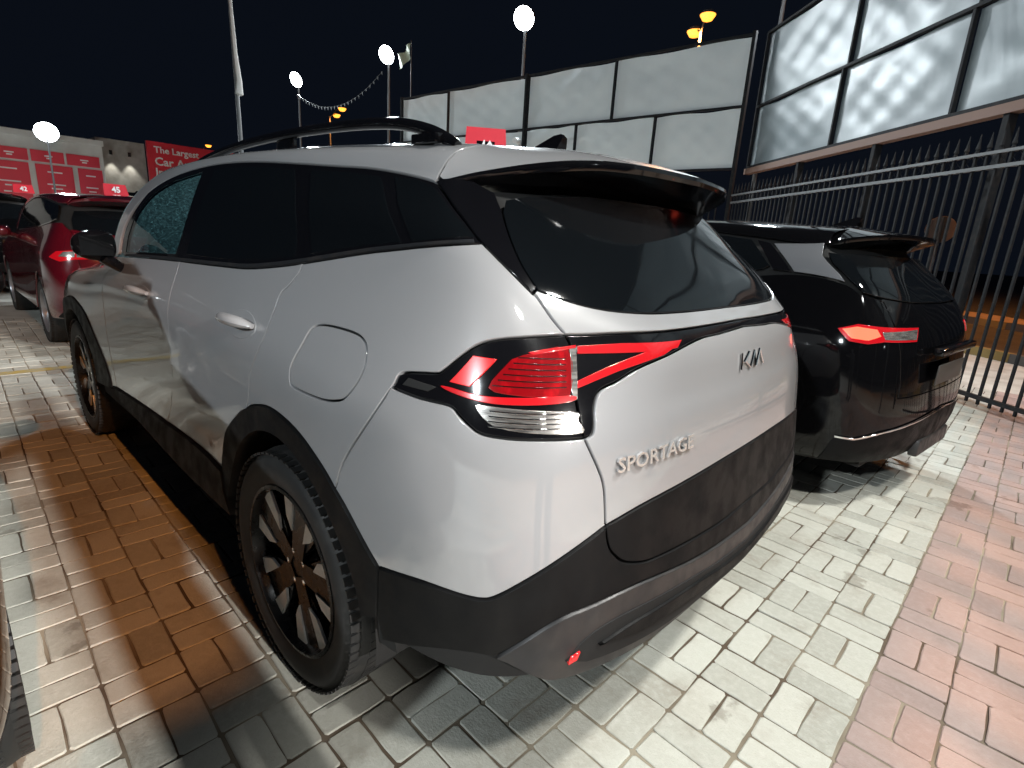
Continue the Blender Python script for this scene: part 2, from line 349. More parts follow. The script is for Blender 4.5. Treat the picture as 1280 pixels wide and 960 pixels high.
def uv_xz(x, z, u=8.0, v=3.0):
    for _ in range(30):
        e = 1e-3; P, _n = BODY.ev([u, u + e, u], [v, v, v + e])
        J = np.array([[(P[1, 0] - P[0, 0]) / e, (P[2, 0] - P[0, 0]) / e], [(P[1, 2] - P[0, 2]) / e, (P[2, 2] - P[0, 2]) / e]])
        s_ = np.linalg.solve(J, np.array([x - P[0, 0], z - P[0, 2]])); s_ = np.clip(s_, -.5, .5); u += s_[0]; v += s_[1]
        if abs(s_[0]) + abs(s_[1]) < 1e-4: break
    return (float(u), float(v))
def patch_data(poly, holes=(), h=.11, off=0., thick=.012, gap=.003, bevel=.0014, xf=None):
    """panel cut from the body skin: outline in (u,v), returns verts, faces, normals (left side)"""
    loops = [dens(clean(poly), h * .55)] + [dens(clean(q), h * .55) for q in holes]
    co = []; ed = []
    for lp in loops:
        k = len(co); co += lp; ed += [(k + i, k + (i + 1) % len(lp)) for i in range(len(lp))]
    us = [q[0] for q in loops[0]]; vs = [q[1] for q in loops[0]]
    gu, gv = np.meshgrid(np.arange(min(us) + h * .5, max(us), h), np.arange(min(vs) + h * 1.2, max(vs), h / VS)); gu = gu.ravel(); gv = gv.ravel()
    if len(gu):
        ok = pip(loops[0], gu, gv)
        for q in loops[1:]: ok &= ~pip(q, gu, gv)
        gu, gv = gu[ok], gv[ok]; B = np.array(co)
        d = np.min(np.hypot(gu[:, None] - B[None, :, 0], (gv[:, None] - B[None, :, 1]) * VS), axis=1) if len(gu) else np.zeros(0)
        ok = d > h * .4; co += list(zip(gu[ok].tolist(), gv[ok].tolist()))
    r = delaunay_2d_cdt([Vector((a, b * VS)) for a, b in co], ed, [], 0, 1e-7)
    UV = np.array([(p.x, p.y / VS) for p in r[0]]); tri = np.array([f for f in r[2] if len(f) == 3])
    cen = UV[tri].mean(1); ok = pip(loops[0], cen[:, 0], cen[:, 1])
    for q in loops[1:]: ok &= ~pip(q, cen[:, 0], cen[:, 1])
    tri = tri[ok]; nl = sum(len(lp) for lp in loops)
    isb = np.array([bool(o) and min(o) < nl for o in r[3]]); W2 = UV * [1, VS]
    e1, e2 = W2[tri[:, 1]] - W2[tri[:, 0]], W2[tri[:, 2]] - W2[tri[:, 0]]; ar = e1[:, 0] * e2[:, 1] - e1[:, 1] * e2[:, 0]
    tri[ar < 0] = tri[ar < 0][:, ::-1]; mx_ = np.maximum((e1 ** 2).sum(1), (e2 ** 2).sum(1))
    tri = tri[~((np.abs(ar) < .02 * mx_) & isb[tri].all(1))]
    P, N = BODY.ev(UV[:, 0], UV[:, 1])
    flat = np.abs(P[:, 1]) < 2e-3
    ctr = flat & ((UV[:, 0] > 13.99) | (UV[:, 0] < .01) | (UV[:, 1] > 10.99)); P[ctr, 1] = 0; N[ctr, 1] = 0
    N /= np.linalg.norm(N, axis=1)[:, None]
    P = P + N * off
    # orient
    a, b, d_ = P[tri[:, 0]], P[tri[:, 1]], P[tri[:, 2]]
    fn = np.cross(b - a, d_ - a)
    if (fn * N[tri[:, 0]]).sum() < 0: tri = tri[:, ::-1]
    # boundary
    cnt = {}
    for t in tri:
        for i in range(3):
            e = (t[i], t[(i + 1) % 3]); cnt[e] = 1
    bnd = [e for e in cnt if (e[1], e[0]) not in cnt and not (ctr[e[0]] and ctr[e[1]])]
    out = np.zeros_like(P); 
    for a_, b_ in bnd:
        o_ = np.cross(P[b_] - P[a_], N[a_]); L_ = np.linalg.norm(o_)
        if L_ > 1e-9: out[a_] += o_ / L_; out[b_] += o_ / L_
    nb = sorted({i for e in bnd for i in e}); out[ctr, 1] = 0
    l = np.linalg.norm(out[nb], axis=1)[:, None]; out[nb] = out[nb] / np.maximum(l, 1e-6)
    base = P.copy(); base[nb] = P[nb] - out[nb] * (gap + bevel)
    V = base.tolist(); NN = N.tolist(); F = [tuple(int(i) for i in t) for t in tri]
    i1 = {}; i2 = {}
    for i in nb:
        i1[i] = len(V); V.append((P[i] - out[i] * gap - N[i] * bevel).tolist()); n_ = N[i] * .6 + out[i] * .8; NN.append((n_ / np.linalg.norm(n_)).tolist())
    for i in nb:
        i2[i] = len(V); V.append((P[i] - out[i] * gap - N[i] * (bevel + thick)).tolist()); NN.append((out[i] if np.linalg.norm(out[i]) > .1 else N[i]).tolist())
    for a_, b_ in bnd:
        F.append((int(b_), int(a_), i1[a_], i1[b_])); F.append((i1[b_], i1[a_], i2[a_], i2[b_]))
    V = np.array(V); NN = np.array(NN)
    if xf is not None: V, NN = xf(V, NN)
    return V, F, NN
def patch(name, poly, mat_, parent, side='L', **kw):
    """side: L, R, or C for a panel that spans the centre line"""
    V, F, N = patch_data(poly, **kw); obs = None
    m = np.array([1, -1, 1.])
    if side == 'L': return meshobj(name, V, F, mat_, parent, True, N)
    VR, NR, FR = V * m, N * m, [f[::-1] for f in F]
    if side == 'R': return meshobj(name, VR, FR, mat_, parent, True, NR)
    k = len(V)
    return meshobj(name, np.vstack([V, VR]), F + [tuple(i + k for i in f) for f in FR], mat_, parent, True, np.vstack([N, NR]))
def both(name, poly, mat_, parent, **kw): return patch(name, poly, mat_, parent, 'L', **kw), patch(name, poly, mat_, parent, 'R', **kw)
def loftobj(name, rows, mat_, parent, flip=False, mirror=False, closed=False):
    """grid of points -> smooth sheet; mirror adds y -> -y"""
    V = []; F = []; n = len(rows[0])
    for r in rows: V += [tuple(p) for p in r]
    for i in range(len(rows) - 1):
        for j in range(n - 1): F.append((i * n + j, i * n + j + 1, (i + 1) * n + j + 1, (i + 1) * n + j))
    if mirror:
        k = len(V); V += [(x, -y, z) for x, y, z in V]; F += [tuple(i + k for i in f)[::-1] for f in F]
    o = meshobj(name, V, F, mat_, parent, True)
    bm = bmesh.new(); bm.from_mesh(o.data); bmesh.ops.remove_doubles(bm, verts=bm.verts, dist=1e-4); bmesh.ops.recalc_face_normals(bm, faces=bm.faces)
    if flip: bmesh.ops.reverse_faces(bm, faces=bm.faces)
    bm.to_mesh(o.data); bm.free(); o.data.set_sharp_from_angle(angle=R(40)); return o
def text_mesh(s, size=1, extrude=.02, bold=0.0):
    cu = bpy.data.curves.new('txt', 'FONT'); cu.body = s; cu.size = size; cu.extrude = extrude; cu.offset = bold; cu.resolution_u = 2
    o = bpy.data.objects.new('txt', cu); col.objects.link(o); dg = bpy.context.evaluated_depsgraph_get()
    me = bpy.data.meshes.new_from_object(o.evaluated_get(dg)); bpy.data.objects.remove(o)
    V = np.array([v.co[:] for v in me.vertices]); F = [tuple(p.vertices) for p in me.polygons]; bpy.data.meshes.remove(me); return V, F
def text_on(name, s, mat_, parent, origin, ax, up, width=None, height=None, extrude=.004, bold=0.0):
    """flat lettering: ax/up are unit directions, origin the lower left corner"""
    V, F = text_mesh(s, 1, .5, bold); V[:, :2] -= V[:, :2].min(0); w_, h_ = V[:, :2].max(0)
    k = (height / h_) if height else width / w_; kx = (width / w_) if width else k; ky = k if height else kx
    ax, up = Vector(ax), Vector(up); n = ax.cross(up)
    P = [Vector(origin) + ax * (v[0] * kx) + up * (v[1] * ky) + n * (v[2] * 2 * extrude) for v in V]
    return meshobj(name, [p[:] for p in P], F, mat_, parent, False)

# ------------------------------------------------------------------ wheels
TYRE_R = .368
_wheels = {}
def make_wheel(name, parent, x, y, side, style='suv', r=TYRE_R, width=.235, rimr=.25):
    key = (style, r, width, rimr)
    if key in _wheels:
        c_ = copy_tree(_wheels[key], parent); c_.location = (x, y, r); c_.rotation_euler = (0, 0, 0 if side > 0 else math.pi); return c_
    e = _wheels[key] = _make_wheel(name, parent, x, y, side, style, r, width, rimr); return e
def _make_wheel(name, parent, x, y, side, style='suv', r=TYRE_R, width=.235, rimr=.25):
    e = empty(name, (x, y, r), 0 if side > 0 else math.pi, parent=parent)
    w2 = width / 2; s = r / .368
    prof = [(rimr - .012, -w2 * .8), (rimr + .01, -w2 * .93), (rimr + .05, -w2), (r - .03, -w2 * .97), (r - .008, -w2 * .82), (r, -w2 * .55), (r, w2 * .55), (r - .008, w2 * .82), (r - .03, w2 * .97), (rimr + .05, w2), (rimr + .012, w2 * .93), (rimr - .004, w2 * .86)]
    t = MB().lathe(prof, 72); t.build('tyre', MT['rubber'], e, auto=50)
    tr = MB()
    for k in range(72):
        a = 2 * math.pi * k / 72
        for h0, h1, ph in ((-.98, -.6, 0), (-.5, -.05, .5), (.05, .5, 0), (.6, .98, .5)):
            aa = a + ph * 2 * math.pi / 72; rr = Matrix.Rotation(-aa, 4, 'Y')
            tr.box((r - .012, w2 * h0, -.011 * s), (r + .0015, w2 * h1, .011 * s) if abs(h0) < .9 and abs(h1) < .9 else (r - .0055, w2 * h1, .011 * s), rot=rr)
    to = tr.build('tread', MT['rubber'], e, smooth=False); to['kind'] = 'stuff'
    rim = MB().lathe([(rimr + .004, w2 * .86), (rimr + .002, w2 * .93), (rimr - .008, w2 * .94), (rimr - .014, w2 * .82), (rimr - .02, w2 * .4), (rimr - .03, -w2 * .8)], 64)
    rim.lathe([(.0, w2 * .60), (.035, w2 * .6), (.06, w2 * .52), (.075, w2 * .35)], 32)
    yf = w2 * .80
    def rot(a): return Matrix.Rotation(-a, 4, 'Y')
    def plate(mb, poly, a, y0, y1):
        m = rot(a); mb.prism(poly, y0, y1, lambda p, q, h: tuple(m @ Vector((p, h, q))))
    ns = 5
    sp = MB()
    for k in range(ns):
        fcs = []
        a = 2 * math.pi * k / ns + math.pi / 2 + .22
        plate(sp, [(.03, -.03), (.10, -.036), (rimr - .012, -.046), (rimr - .012, .046), (.10, .036), (.03, .03)], a, yf - .045, yf - .012)
        for sg in (-1, 1):
            plate(sp, [(.05, sg * .02), (.13, sg * .066), (rimr - .014, sg * .112), (rimr - .014, sg * .040), (.11, sg * .026)], a, yf - .05, yf - .018)
            fc = MB(); fcs.append(fc)
            plate(fc, [(.118, sg * .034), (.150, sg * .072), (rimr - .016, sg * .104), (rimr - .012, sg * .046)], a, yf - .015, yf - .007)
        if style == 'suv':
            for fc in fcs: fc.build('spoke_face', MT['machined'], e, smooth=False)
    if style == 'suv':
        sp.build('spokes', MT['rim_black'], e, auto=30)
    else:
        sp.build('spokes', MT['silver_paint' if style == 'silver' else 'rim_black'], e, auto=30)
    rim.build('rim', MT['rim_black'] if style != 'silver' else MT['silver_paint'], e, auto=40)
    for k in range(5):
        a = 2 * math.pi * k / 5; nu = MB().lathe([(.0, yf - .01), (.009, yf - .012), (.010, yf - .03)], 8, at=(.052 * math.cos(a), 0, .052 * math.sin(a)))
        nu.build('wheel_nut', MT['chrome'], e)
    MB().lathe([(0, w2 * .62 + .006), (.028, w2 * .62 + .005), (.031, w2 * .6)], 24).build('hub_cap', MT['rim_black'], e)
    MB().lathe([(.05, -.005), (.16, -.005), (.16, .012), (.05, .012)], 40, closed=True).build('brake_disc', MT['brake'], e)
    return e
# ------------------------------------------------------------------ the white SUV
suv = empty('parked_suv', (0, 0, 0), 0, 'white compact SUV with black lower cladding and lit red tail lamp, nearest the camera', 'car')
WP, GB, CL = MT['white_paint'], MT['gloss_black'], MT['cladding']
arch_mid = [(9.05, 3.33), (8.878, 3.542), (8.571, 3.827), (8.27, 3.919), (8.044, 3.768), (7.952, 3.62)]
seam = [(9.602, 5.035), (9.422, 4.551), (9.143, 3.77), (9.05, 3.33)]
door_cut = [(6.90, 6.035), (6.90, 5.0), (6.88, 3.5), (6.80, 2.6), (6.70, 2.01)]
front_cut = [(5.44, 1.83), (5.36, 2.6), (5.30, 3.6), (5.30, 4.8), (5.38, 5.6), (5.5, 6.12)]
quarter = sub('dlo_bot', 8.285, 10.4) + [(10.56, 6.47), (10.8, 6.26), (10.993, 6.093)] + c('tg_split_up') + c('lamp_top', rev=True) + crom(seam) + crom(arch_mid) + c('shut', rev=True)
fuel = crom(T['fuel'], True)
both('quarter_panel', quarter, WP, suv, holes=[fuel])
for s_ in 'LR':
    if s_ == 'L': patch('fuel_door', fuel, WP, suv, s_, off=-.001)
    else: patch('quarter_infill', fuel, WP, suv, s_, gap=-.002)
white_bumper = c('lamp_bot') + [q for q in c('tg_split_lo') if q[1] > 3.565] + c('bump_wb', rev=True) + crom([(9.543, 2.597), (9.422, 2.782), (9.199, 3.136), (9.05, 3.33)]) + crom(seam)[::-1]
both('rear_bumper', white_bumper, WP, suv)
rear_door = [(6.90, 6.035)] + sub('dlo_bot', 6.91, 8.28) + c('shut') + crom([(7.952, 3.62), (7.839, 3.421), (7.657, 2.908), (7.579, 2.24), (7.578, 2.03)]) + sub('sill_top', 6.72, 7.57, True) + door_cut[::-1]
front_door = [(5.5, 6.12)] + sub('dlo_bot', 5.73, 6.89) + crom(door_cut) + sub('sill_top', 5.45, 6.69, True) + crom(front_cut)
doors = []
for nm, pl in (('rear_door', rear_door), ('front_door', front_door)): doors.append(both(nm, pl, WP, suv))
fender = crom(front_cut) + [(5.0, 6.02), (4.0, 6.0), (3.0, 6.0), (2.3, 6.0)] + [(2.35, 4.8), (2.6, 3.9), (2.95, 3.45)] + crom([(3.15, 3.5), (3.383, 3.726), (4.023, 3.967), (4.337, 3.884), (4.641, 3.58), (4.943, 2.882), (5.189, 2.19), (5.306, 1.75)])
both('front_fender', fender, WP, suv)
patch('front_bumper', [(0, .9), (0, 6), (2.3, 6.0), (2.35, 4.8), (2.6, 3.9), (2.95, 3.45), (2.9, 2.4), (2.85, 1.0)], WP, suv, 'C')
for sx in (-1, 1):   # headlights
    patch('headlight', [(.9, 4.6), (2.2, 4.75), (2.3, 5.35), (1.2, 5.2)], MT['lens_clear'], suv, 'L' if sx > 0 else 'R', off=.004)
patch('front_grille', [(0, 2.0), (0, 4.3), (.85, 4.4), (1.5, 3.9), (1.3, 2.1)], GB, suv, 'C', off=.005)
# wheel-arch flares, sill, lower bumper
def arc(cx, r, a0, a1, n=22, u0=8., cz=.368):
    return [uv_xz(cx + r * math.cos(R(a)), cz + r * math.sin(R(a)), u0, 3) for a in np.linspace(a0, a1, n)]
inner_r = arc(0, .425, 8, 168, u0=8.3)
flare_r = c('arch_out') + [(9.5, 1.8)] + inner_r[::-1] + [(7.60, 1.6)]
both('rear_arch_flare', flare_r, CL, suv, off=.006, thick=.05)
inner_f = arc(2.755, .425, 5, 172, u0=4.0)
flare_f = [(5.306, 1.668), (5.306, 1.75)] + crom([(5.189, 2.19), (4.943, 2.882), (4.641, 3.58), (4.337, 3.884), (4.023, 3.967), (3.383, 3.726), (3.1, 3.35), (2.93, 2.4), (2.9, 1.7)]) + inner_f
both('front_arch_flare', flare_f, CL, suv, off=.006, thick=.05)
sill = c('sill_top') + [(7.62, 1.7), (7.72, 1.32)] + sub('sill_bot', 5.4, 7.70, True)
both('sill_cladding', sill, CL, suv, off=.012, thick=.07)
lower = c('bump_wb') + [q for q in c('tg_split_lo') if q[1] < 3.565] + [(14, 2.765), (14, 2.33)] + crom([(14, 2.33), (13.047, 2.416), (12.095, 2.622), (11.6, 2.60), (11.231, 2.48), (10.751, 1.971)]) + sub('bump_bot', 9.5, 10.75, True) + [(9.5, 1.8)]
patch('lower_bumper', lower, CL, suv, 'C', off=.004, thick=.05)
skid = crom([(10.751, 1.971), (11.231, 2.48), (11.6, 2.60), (12.095, 2.622), (13.047, 2.416), (14, 2.33)]) + [(14, 1.6)] + sub('bump_bot', 10.76, 13.5, True)
recess = crom([(11.35, 1.83), (11.55, 2.17), (11.9, 2.3), (12.6, 2.24), (13.3, 2.1)]) + [(14, 2.05), (14, 1.60)] + crom([(13.3, 1.62), (12.6, 1.63), (12.0, 1.66), (11.55, 1.70)])
patch('skid_plate', [q for q in skid], MT['skid_grey'], suv, 'C', off=.008, thick=.08)
patch('diffuser_recess', recess, MT['dark_void'], suv, 'C', off=.0105, thick=.004)
bar_ = crom([(11.62, 1.98), (12.0, 2.12), (12.7, 2.1), (13.4, 1.98)]) + [(14, 1.94), (14, 1.78)] + crom([(13.4, 1.80), (12.6, 1.86), (12.0, 1.88)])
patch('diffuser_bar', bar_, CL, suv, 'C', off=.018, thick=.01)
for s_ in 'LR': patch('bumper_reflector', [(11.38, 1.80), (11.40, 1.90), (11.47, 1.96), (11.45, 1.84)], MT['reflector_red'], suv, s_, off=.016, gap=0)
# tailgate: its skin swells into a ledge along the light bar
def ledge(y, z):
    sm = lambda t: np.clip(t, 0, 1) ** 2 * (3 - 2 * np.clip(t, 0, 1))
    fy = 1 - sm((np.abs(y) - .40) / .26); up = sm((z - 1.03) / .13); dn = 1 - sm((z - 1.178) / (.030 + .03 * np.abs(y)))
    return .024 * fy * up * dn
def ledge_xf(V, N):
    V = V.copy(); y, z = V[:, 1], V[:, 2]; e = 1e-3; g = ledge(y, z)
    gz = (ledge(y, z + e) - ledge(y, z - e)) / (2 * e); gy = (ledge(y + e, z) - ledge(y - e, z)) / (2 * e)
    V[:, 0] -= g; k = np.maximum(-N[:, 0], 0); N = N + np.c_[np.zeros(len(N)), -gy * k, -gz * k]
    return V, N / np.maximum(np.linalg.norm(N, axis=1)[:, None], 1e-9)
tg = empty('tailgate', (0, 0, 0), parent=suv)
tg_low = c('lamp_in') + [(14, 5.72), (14, 3.762)] + c('tg_white_black', rev=True) + [q for q in c('tg_split_lo') if q[1] > 3.565][::-1]
patch('tailgate_panel', tg_low, WP, tg, 'C', xf=ledge_xf, h=.07)
tg_blk = c('tg_white_black') + [(14, 3.762), (14, 2.765)] + [q for q in c('tg_split_lo') if q[1] < 3.5][::-1]
patch('tailgate_lower_trim', tg_blk, CL, tg, 'C', off=.002)
tg_up = c('band_top') + [(14, 5.835), (14, 6.016)] + c('glass_bot', rev=True) + [(10.995, 6.1)] + c('tg_split_up')
patch('tailgate_upper_panel', tg_up, WP, tg, 'C', xf=ledge_xf, h=.035)
band = c('band_top') + [(14, 5.835), (14, 5.72)] + c('lamp_in', rev=True) + c('lamp_split', rev=True)
patch('light_bar', band, GB, tg, 'C', off=-.002, xf=ledge_xf, h=.05)
glass = c('glass_left') + c('glass_bot') + [(14, 6.016), (14, 7.95), (12.2, 7.92), (11.3, 7.82), (10.95, 7.7)]
patch('rear_window', glass, MT['dark_glass'], tg, 'C', off=-.003)
dpil = c('d_diag') + [(11.02, 6.13)] + c('glass_left', rev=True) + [(10.8, 7.8), (10.3, 8.1), (9.7, 8.1), (9.3, 8.0)]
both('pillar_trim', dpil, GB, suv)
# tail lamps
lamp = c('lamp_top') + c('lamp_split') + c('lamp_bot', rev=True)
for s_ in 'LR':
    L_ = patch('tail_lamp', lamp, GB, suv, s_, off=-.002)
    for nm, k, m_, o_ in (('lamp_reflector', 'reflector', 'reflector_red', .001), ('lamp_lens', 'lens', 'lens_red', .001), ('lamp_bar', 'lowbar', 'red_bar', .002), ('lamp_strip', 'upstrip', 'red_bar', .002), ('reversing_lens', 'whitelens', 'lens_clear', .001)):
        patch(nm, crom(T[k], True, 3) if k in ('lens', 'lowbar', 'whitelens') else T[k], MT[m_], L_, s_, off=o_, gap=0, bevel=.0012, thick=.002, h=.09)
    for j in range(4):   # ribs across the reversing lens
        v_ = 4.83 + j * .05
        patch('lens_rib', [(10.62 + .0 * j, v_ + .012), (11.40, v_ + .006), (11.40, v_ + .022), (10.60, v_ + .028)], MT['chrome'], L_, s_, off=.0022, gap=0, bevel=.0008, thick=.001, h=.1)
    for j in range(6):
        v_ = 5.22 + j * .05
        u0 = 10.60 + j * .045
        patch('lens_line', [(u0, v_), (11.30, v_ + .012), (11.30, v_ + .024), (u0, v_ + .012)], MT['lens_dark'], L_, s_, off=.0016, gap=0, bevel=.0006, thick=.001, h=.12)
    for nm, k, m_ in (('arrow_upper', 'arrow_up', 'red_bar'), ('arrow_lower', 'arrow_lo', 'red_bar'), ('lamp_joint', 'clearstrip', 'lens_clear')):
        patch(nm, T[k], MT[m_], tg, s_, off=.001, gap=0, bevel=.001, thick=.002, h=.06, xf=ledge_xf)
    sh = patch('lamp_vent', [(9.70, 5.075), (9.98, 5.075), (10.05, 5.13), (9.74, 5.15)], MT['dark_void'], L_, s_, off=.0005, gap=0, thick=.001)
# side glazing
dlo = [(5.55, 6.2)] + c('dlo_bot') + crom([(10.339, 6.688), (10.0, 7.2), (9.217, 7.871)]) + sub('dlo_top', 5.9, 9.22, True) + crom([(5.86, 7.557), (5.62, 7.1), (5.52, 6.6), (5.55, 6.2)])
pane_f = crom([(5.70, 6.24), (6.3, 6.22), (6.80, 6.2)]) + crom([(6.82, 6.6), (6.82, 7.1), (6.78, 7.82)]) + crom([(6.35, 7.7), (5.98, 7.45), (5.74, 7.05), (5.66, 6.6)])
pane_r = crom([(6.98, 6.18), (7.5, 6.11), (7.9, 6.11), (8.19, 6.16)]) + crom([(8.17, 6.4), (8.08, 6.9), (7.86, 7.86)]) + crom([(7.4, 7.91), (6.96, 7.86)])
pane_q = crom([(8.34, 6.2), (8.7, 6.3), (9.17, 6.42)]) + crom([(9.1, 6.55), (8.84, 7.2), (8.62, 7.83)]) + crom([(8.4, 7.88), (8.02, 7.88)]) + crom([(8.02, 7.8), (8.2, 6.9)])
pane_d = crom([(9.28, 6.44), (9.7, 6.6), (10.22, 6.78)]) + crom([(9.95, 7.12), (9.3, 7.68), (8.98, 7.86)]) + [(8.74, 7.86), (8.92, 7.3)]
for s_ in 'LR':
    tr = patch('window_trim', dlo, GB, suv, s_, holes=[pane_f])
    patch('front_door_window', pane_f, MT['side_glass'], suv, s_, off=-.002, thick=.003, gap=-.003)
    patch('rear_door_window', pane_r, MT['dark_glass'], suv, s_, off=.0015, gap=0, thick=.003)
    patch('quarter_window', pane_q, MT['dark_glass'], suv, s_, off=.0015, gap=0, thick=.003)
    patch('rear_quarter_pane', pane_d, MT['dark_glass'], suv, s_, off=.0015, gap=0, thick=.003)
    patch('belt_molding', [(q[0], q[1] + .015) for q in sub('dlo_bot', 5.73, 10.2)] + [(q[0], q[1] + .075) for q in sub('dlo_bot', 5.73, 10.2, True)], MT['steel_dark'], suv, s_, off=.003, gap=0, thick=.003)
roof_poly = c('dlo_top', rev=True)[:-2] + [(5.36, 6.6), (5.42, 6.2), (5.2, 6.12), (5.08, 6.5), (5.18, 7.1), (5.42, 7.62), (5.85, 8.2), (6.2, 8.8), (6.32, 9.4), (6.38, 10.2), (6.4, 11), (9.4, 11), (9.36, 10), (9.3, 9), (9.25, 8.4)]
patch('roof_panel', roof_poly, WP, suv, 'C')
# spoiler: top skin, trailing lip, black underside
def roofpt(y):
    vv = np.linspace(7.871, 11, 400); uu = np.interp(vv, [7.871, 8.4, 9, 10, 11], [9.217, 9.25, 9.3, 9.36, 9.4]); P, _ = BODY.ev(uu, vv)
    i = int(np.argmin(np.abs(P[:, 1] - y))); return P[i] + np.array([-.005, 0, .0])
ys = np.linspace(0, 1, 25)
trail = crom([(-.688, 0, 1.556), (-.675, .14, 1.556), (-.648, .28, 1.556), (-.600, .40, 1.552), (-.52, .505, 1.535), (-.43, .60, 1.508), (-.362, .658, 1.484)], step=4)
trail = np.array(trail); kk = len(trail)
front = np.array([roofpt(y) for y in np.linspace(0, .664, kk)])
rows = []
for t in np.linspace(0, 1, 7): rows.append(front * (1 - t) + trail * t + np.array([0, 0, .012]) * (4 * t * (1 - t)) * (1 - np.linspace(0, 1, kk) ** 3)[:, None])
sp = empty('spoiler', (0, 0, 0), parent=suv)
loftobj('spoiler_top', rows, WP, sp, mirror=True)
drop = np.array([0, 0, -1.]) * np.interp(np.linspace(0, 1, kk), [0, .6, 1], [.022, .024, .01])[:, None]
inn = np.array(crom([(-.535, 0, 1.482), (-.53, .14, 1.482), (-.51, .28, 1.480), (-.485, .40, 1.474), (-.45, .50, 1.462), (-.40, .60, 1.462), (-.352, .655, 1.466)], step=4))
rows = [trail + [.0005, 0, -.001], trail + drop * .5 + [-.004, 0, 0], trail + drop, (trail + drop) * .55 + inn * .45 + [0, 0, .006], inn]
loftobj('spoiler_underside', rows, GB, sp, mirror=True)
MB().box((-.677, -.14, 1.537), (-.672, .14, 1.547)).build('brake_light', MT['red_bar'], sp)
# dark inner shell closes the gaps
uu = np.linspace(0, 14, 141); vv = np.linspace(1.2, 8, 69); UU, VV = np.meshgrid(uu, vv, indexing='ij')
P, N = BODY.ev(UU.ravel(), VV.ravel()); Q = (P - N * .022).reshape(141, 69, 3)
V = Q.reshape(-1, 3).tolist(); F = []
for i in range(140):
    for j in range(68):
        cpt = Q[i:i + 2, j:j + 2].mean((0, 1)); cu_, cv_ = (uu[i] + uu[i + 1]) / 2, (vv[j] + vv[j + 1]) / 2
        if math.hypot(cpt[0], cpt[2] - .368) < .46 or math.hypot(cpt[0] - 2.755, cpt[2] - .368) < .46: continue
        if cv_ > 6.05 and cu_ < 7.1: continue
        if cv_ < 1.5 and (cu_ > 9.6): continue
        F.append((i * 69 + j, (i + 1) * 69 + j, (i + 1) * 69 + j + 1, i * 69 + j + 1))
k = len(V); V += [(x, -y, z) for x, y, z in V]; F += [tuple(i + k for i in f)[::-1] for f in F]
meshobj('inner_shell', V, F, MT['dark_void'], suv, True)
ub = MB().box((-.45, -.62, .30), (3.35, .62, .42)).box((-.74, -.52, .46), (-.4, .52, .55)).box((.47, -.86, .34), (2.27, .86, .42)); ub.build('underbody', MT['dark_void'], suv, smooth=False)
for wx in (0, 2.755):
    for sg in (1, -1):
        lin = MB(); pf = []
        for a in np.linspace(-8, 188, 25): pf.append((wx + .44 * math.cos(R(a)), .368 + .44 * math.sin(R(a))))
        Vv = [(x, sg * .90, z) for x, z in pf] + [(x, sg * .60, z) for x, z in pf]; n_ = len(pf)
        lin.add(Vv, [(i, i + 1, n_ + i + 1, n_ + i) for i in range(n_ - 1)] + [tuple(range(n_, 2 * n_))])
        lin.build('wheel_well', MT['dark_void'], suv)
        make_wheel('wheel', suv, wx, sg * (.925 - .1175), sg, rimr=.26)
MB().tube([(-.70, .30, .36), (-.86, .30, .36)], .03).build('exhaust_pipe', MT['steel_dark'], suv)
# hood, windscreen
h5 = [BODY.ev([u_], [6.0])[0][0] for u_ in np.linspace(0, 5.0, 26)]
rows = [[(p_[0] + (0.0 if p_[0] > 3.4 else .10 * t * (1 - (p_[0] - 2.0) / 1.6)) + 0 * t, p_[1] * (1 - t), p_[2] + .045 * math.sin(t * math.pi / 2)) for p_ in h5] for t in np.linspace(0, 1, 9)]
loftobj('hood', rows, WP, suv, mirror=True)
edge = np.array([BODY.ev([a], [b])[0][0] for a, b in crom([(5.2, 6.12), (5.08, 6.5), (5.18, 7.1), (5.42, 7.62), (5.85, 8.2), (6.2, 8.8)], step=5)])
hdr = np.array([BODY.ev([a], [b])[0][0] for a, b in crom([(6.2, 8.8), (6.32, 9.4), (6.38, 10.2), (6.4, 11)], step=6)])
rows = []
for i, e_ in enumerate(edge):
    s0 = i / (len(edge) - 1); cx = 2.42 + (hdr[-1][0] - 2.42) * s0; cz = 1.10 + (hdr[-1][2] - 1.10) * s0
    rows.append([((1 - t) * cx + t * e_[0] + (cx - e_[0]) * (1 - t * t - (1 - t)), e_[1] * t, cz + (e_[2] - cz) * t * t) for t in np.linspace(0, 1, 15)])
loftobj('windscreen', rows, MT['wind_glass'], suv, mirror=True)
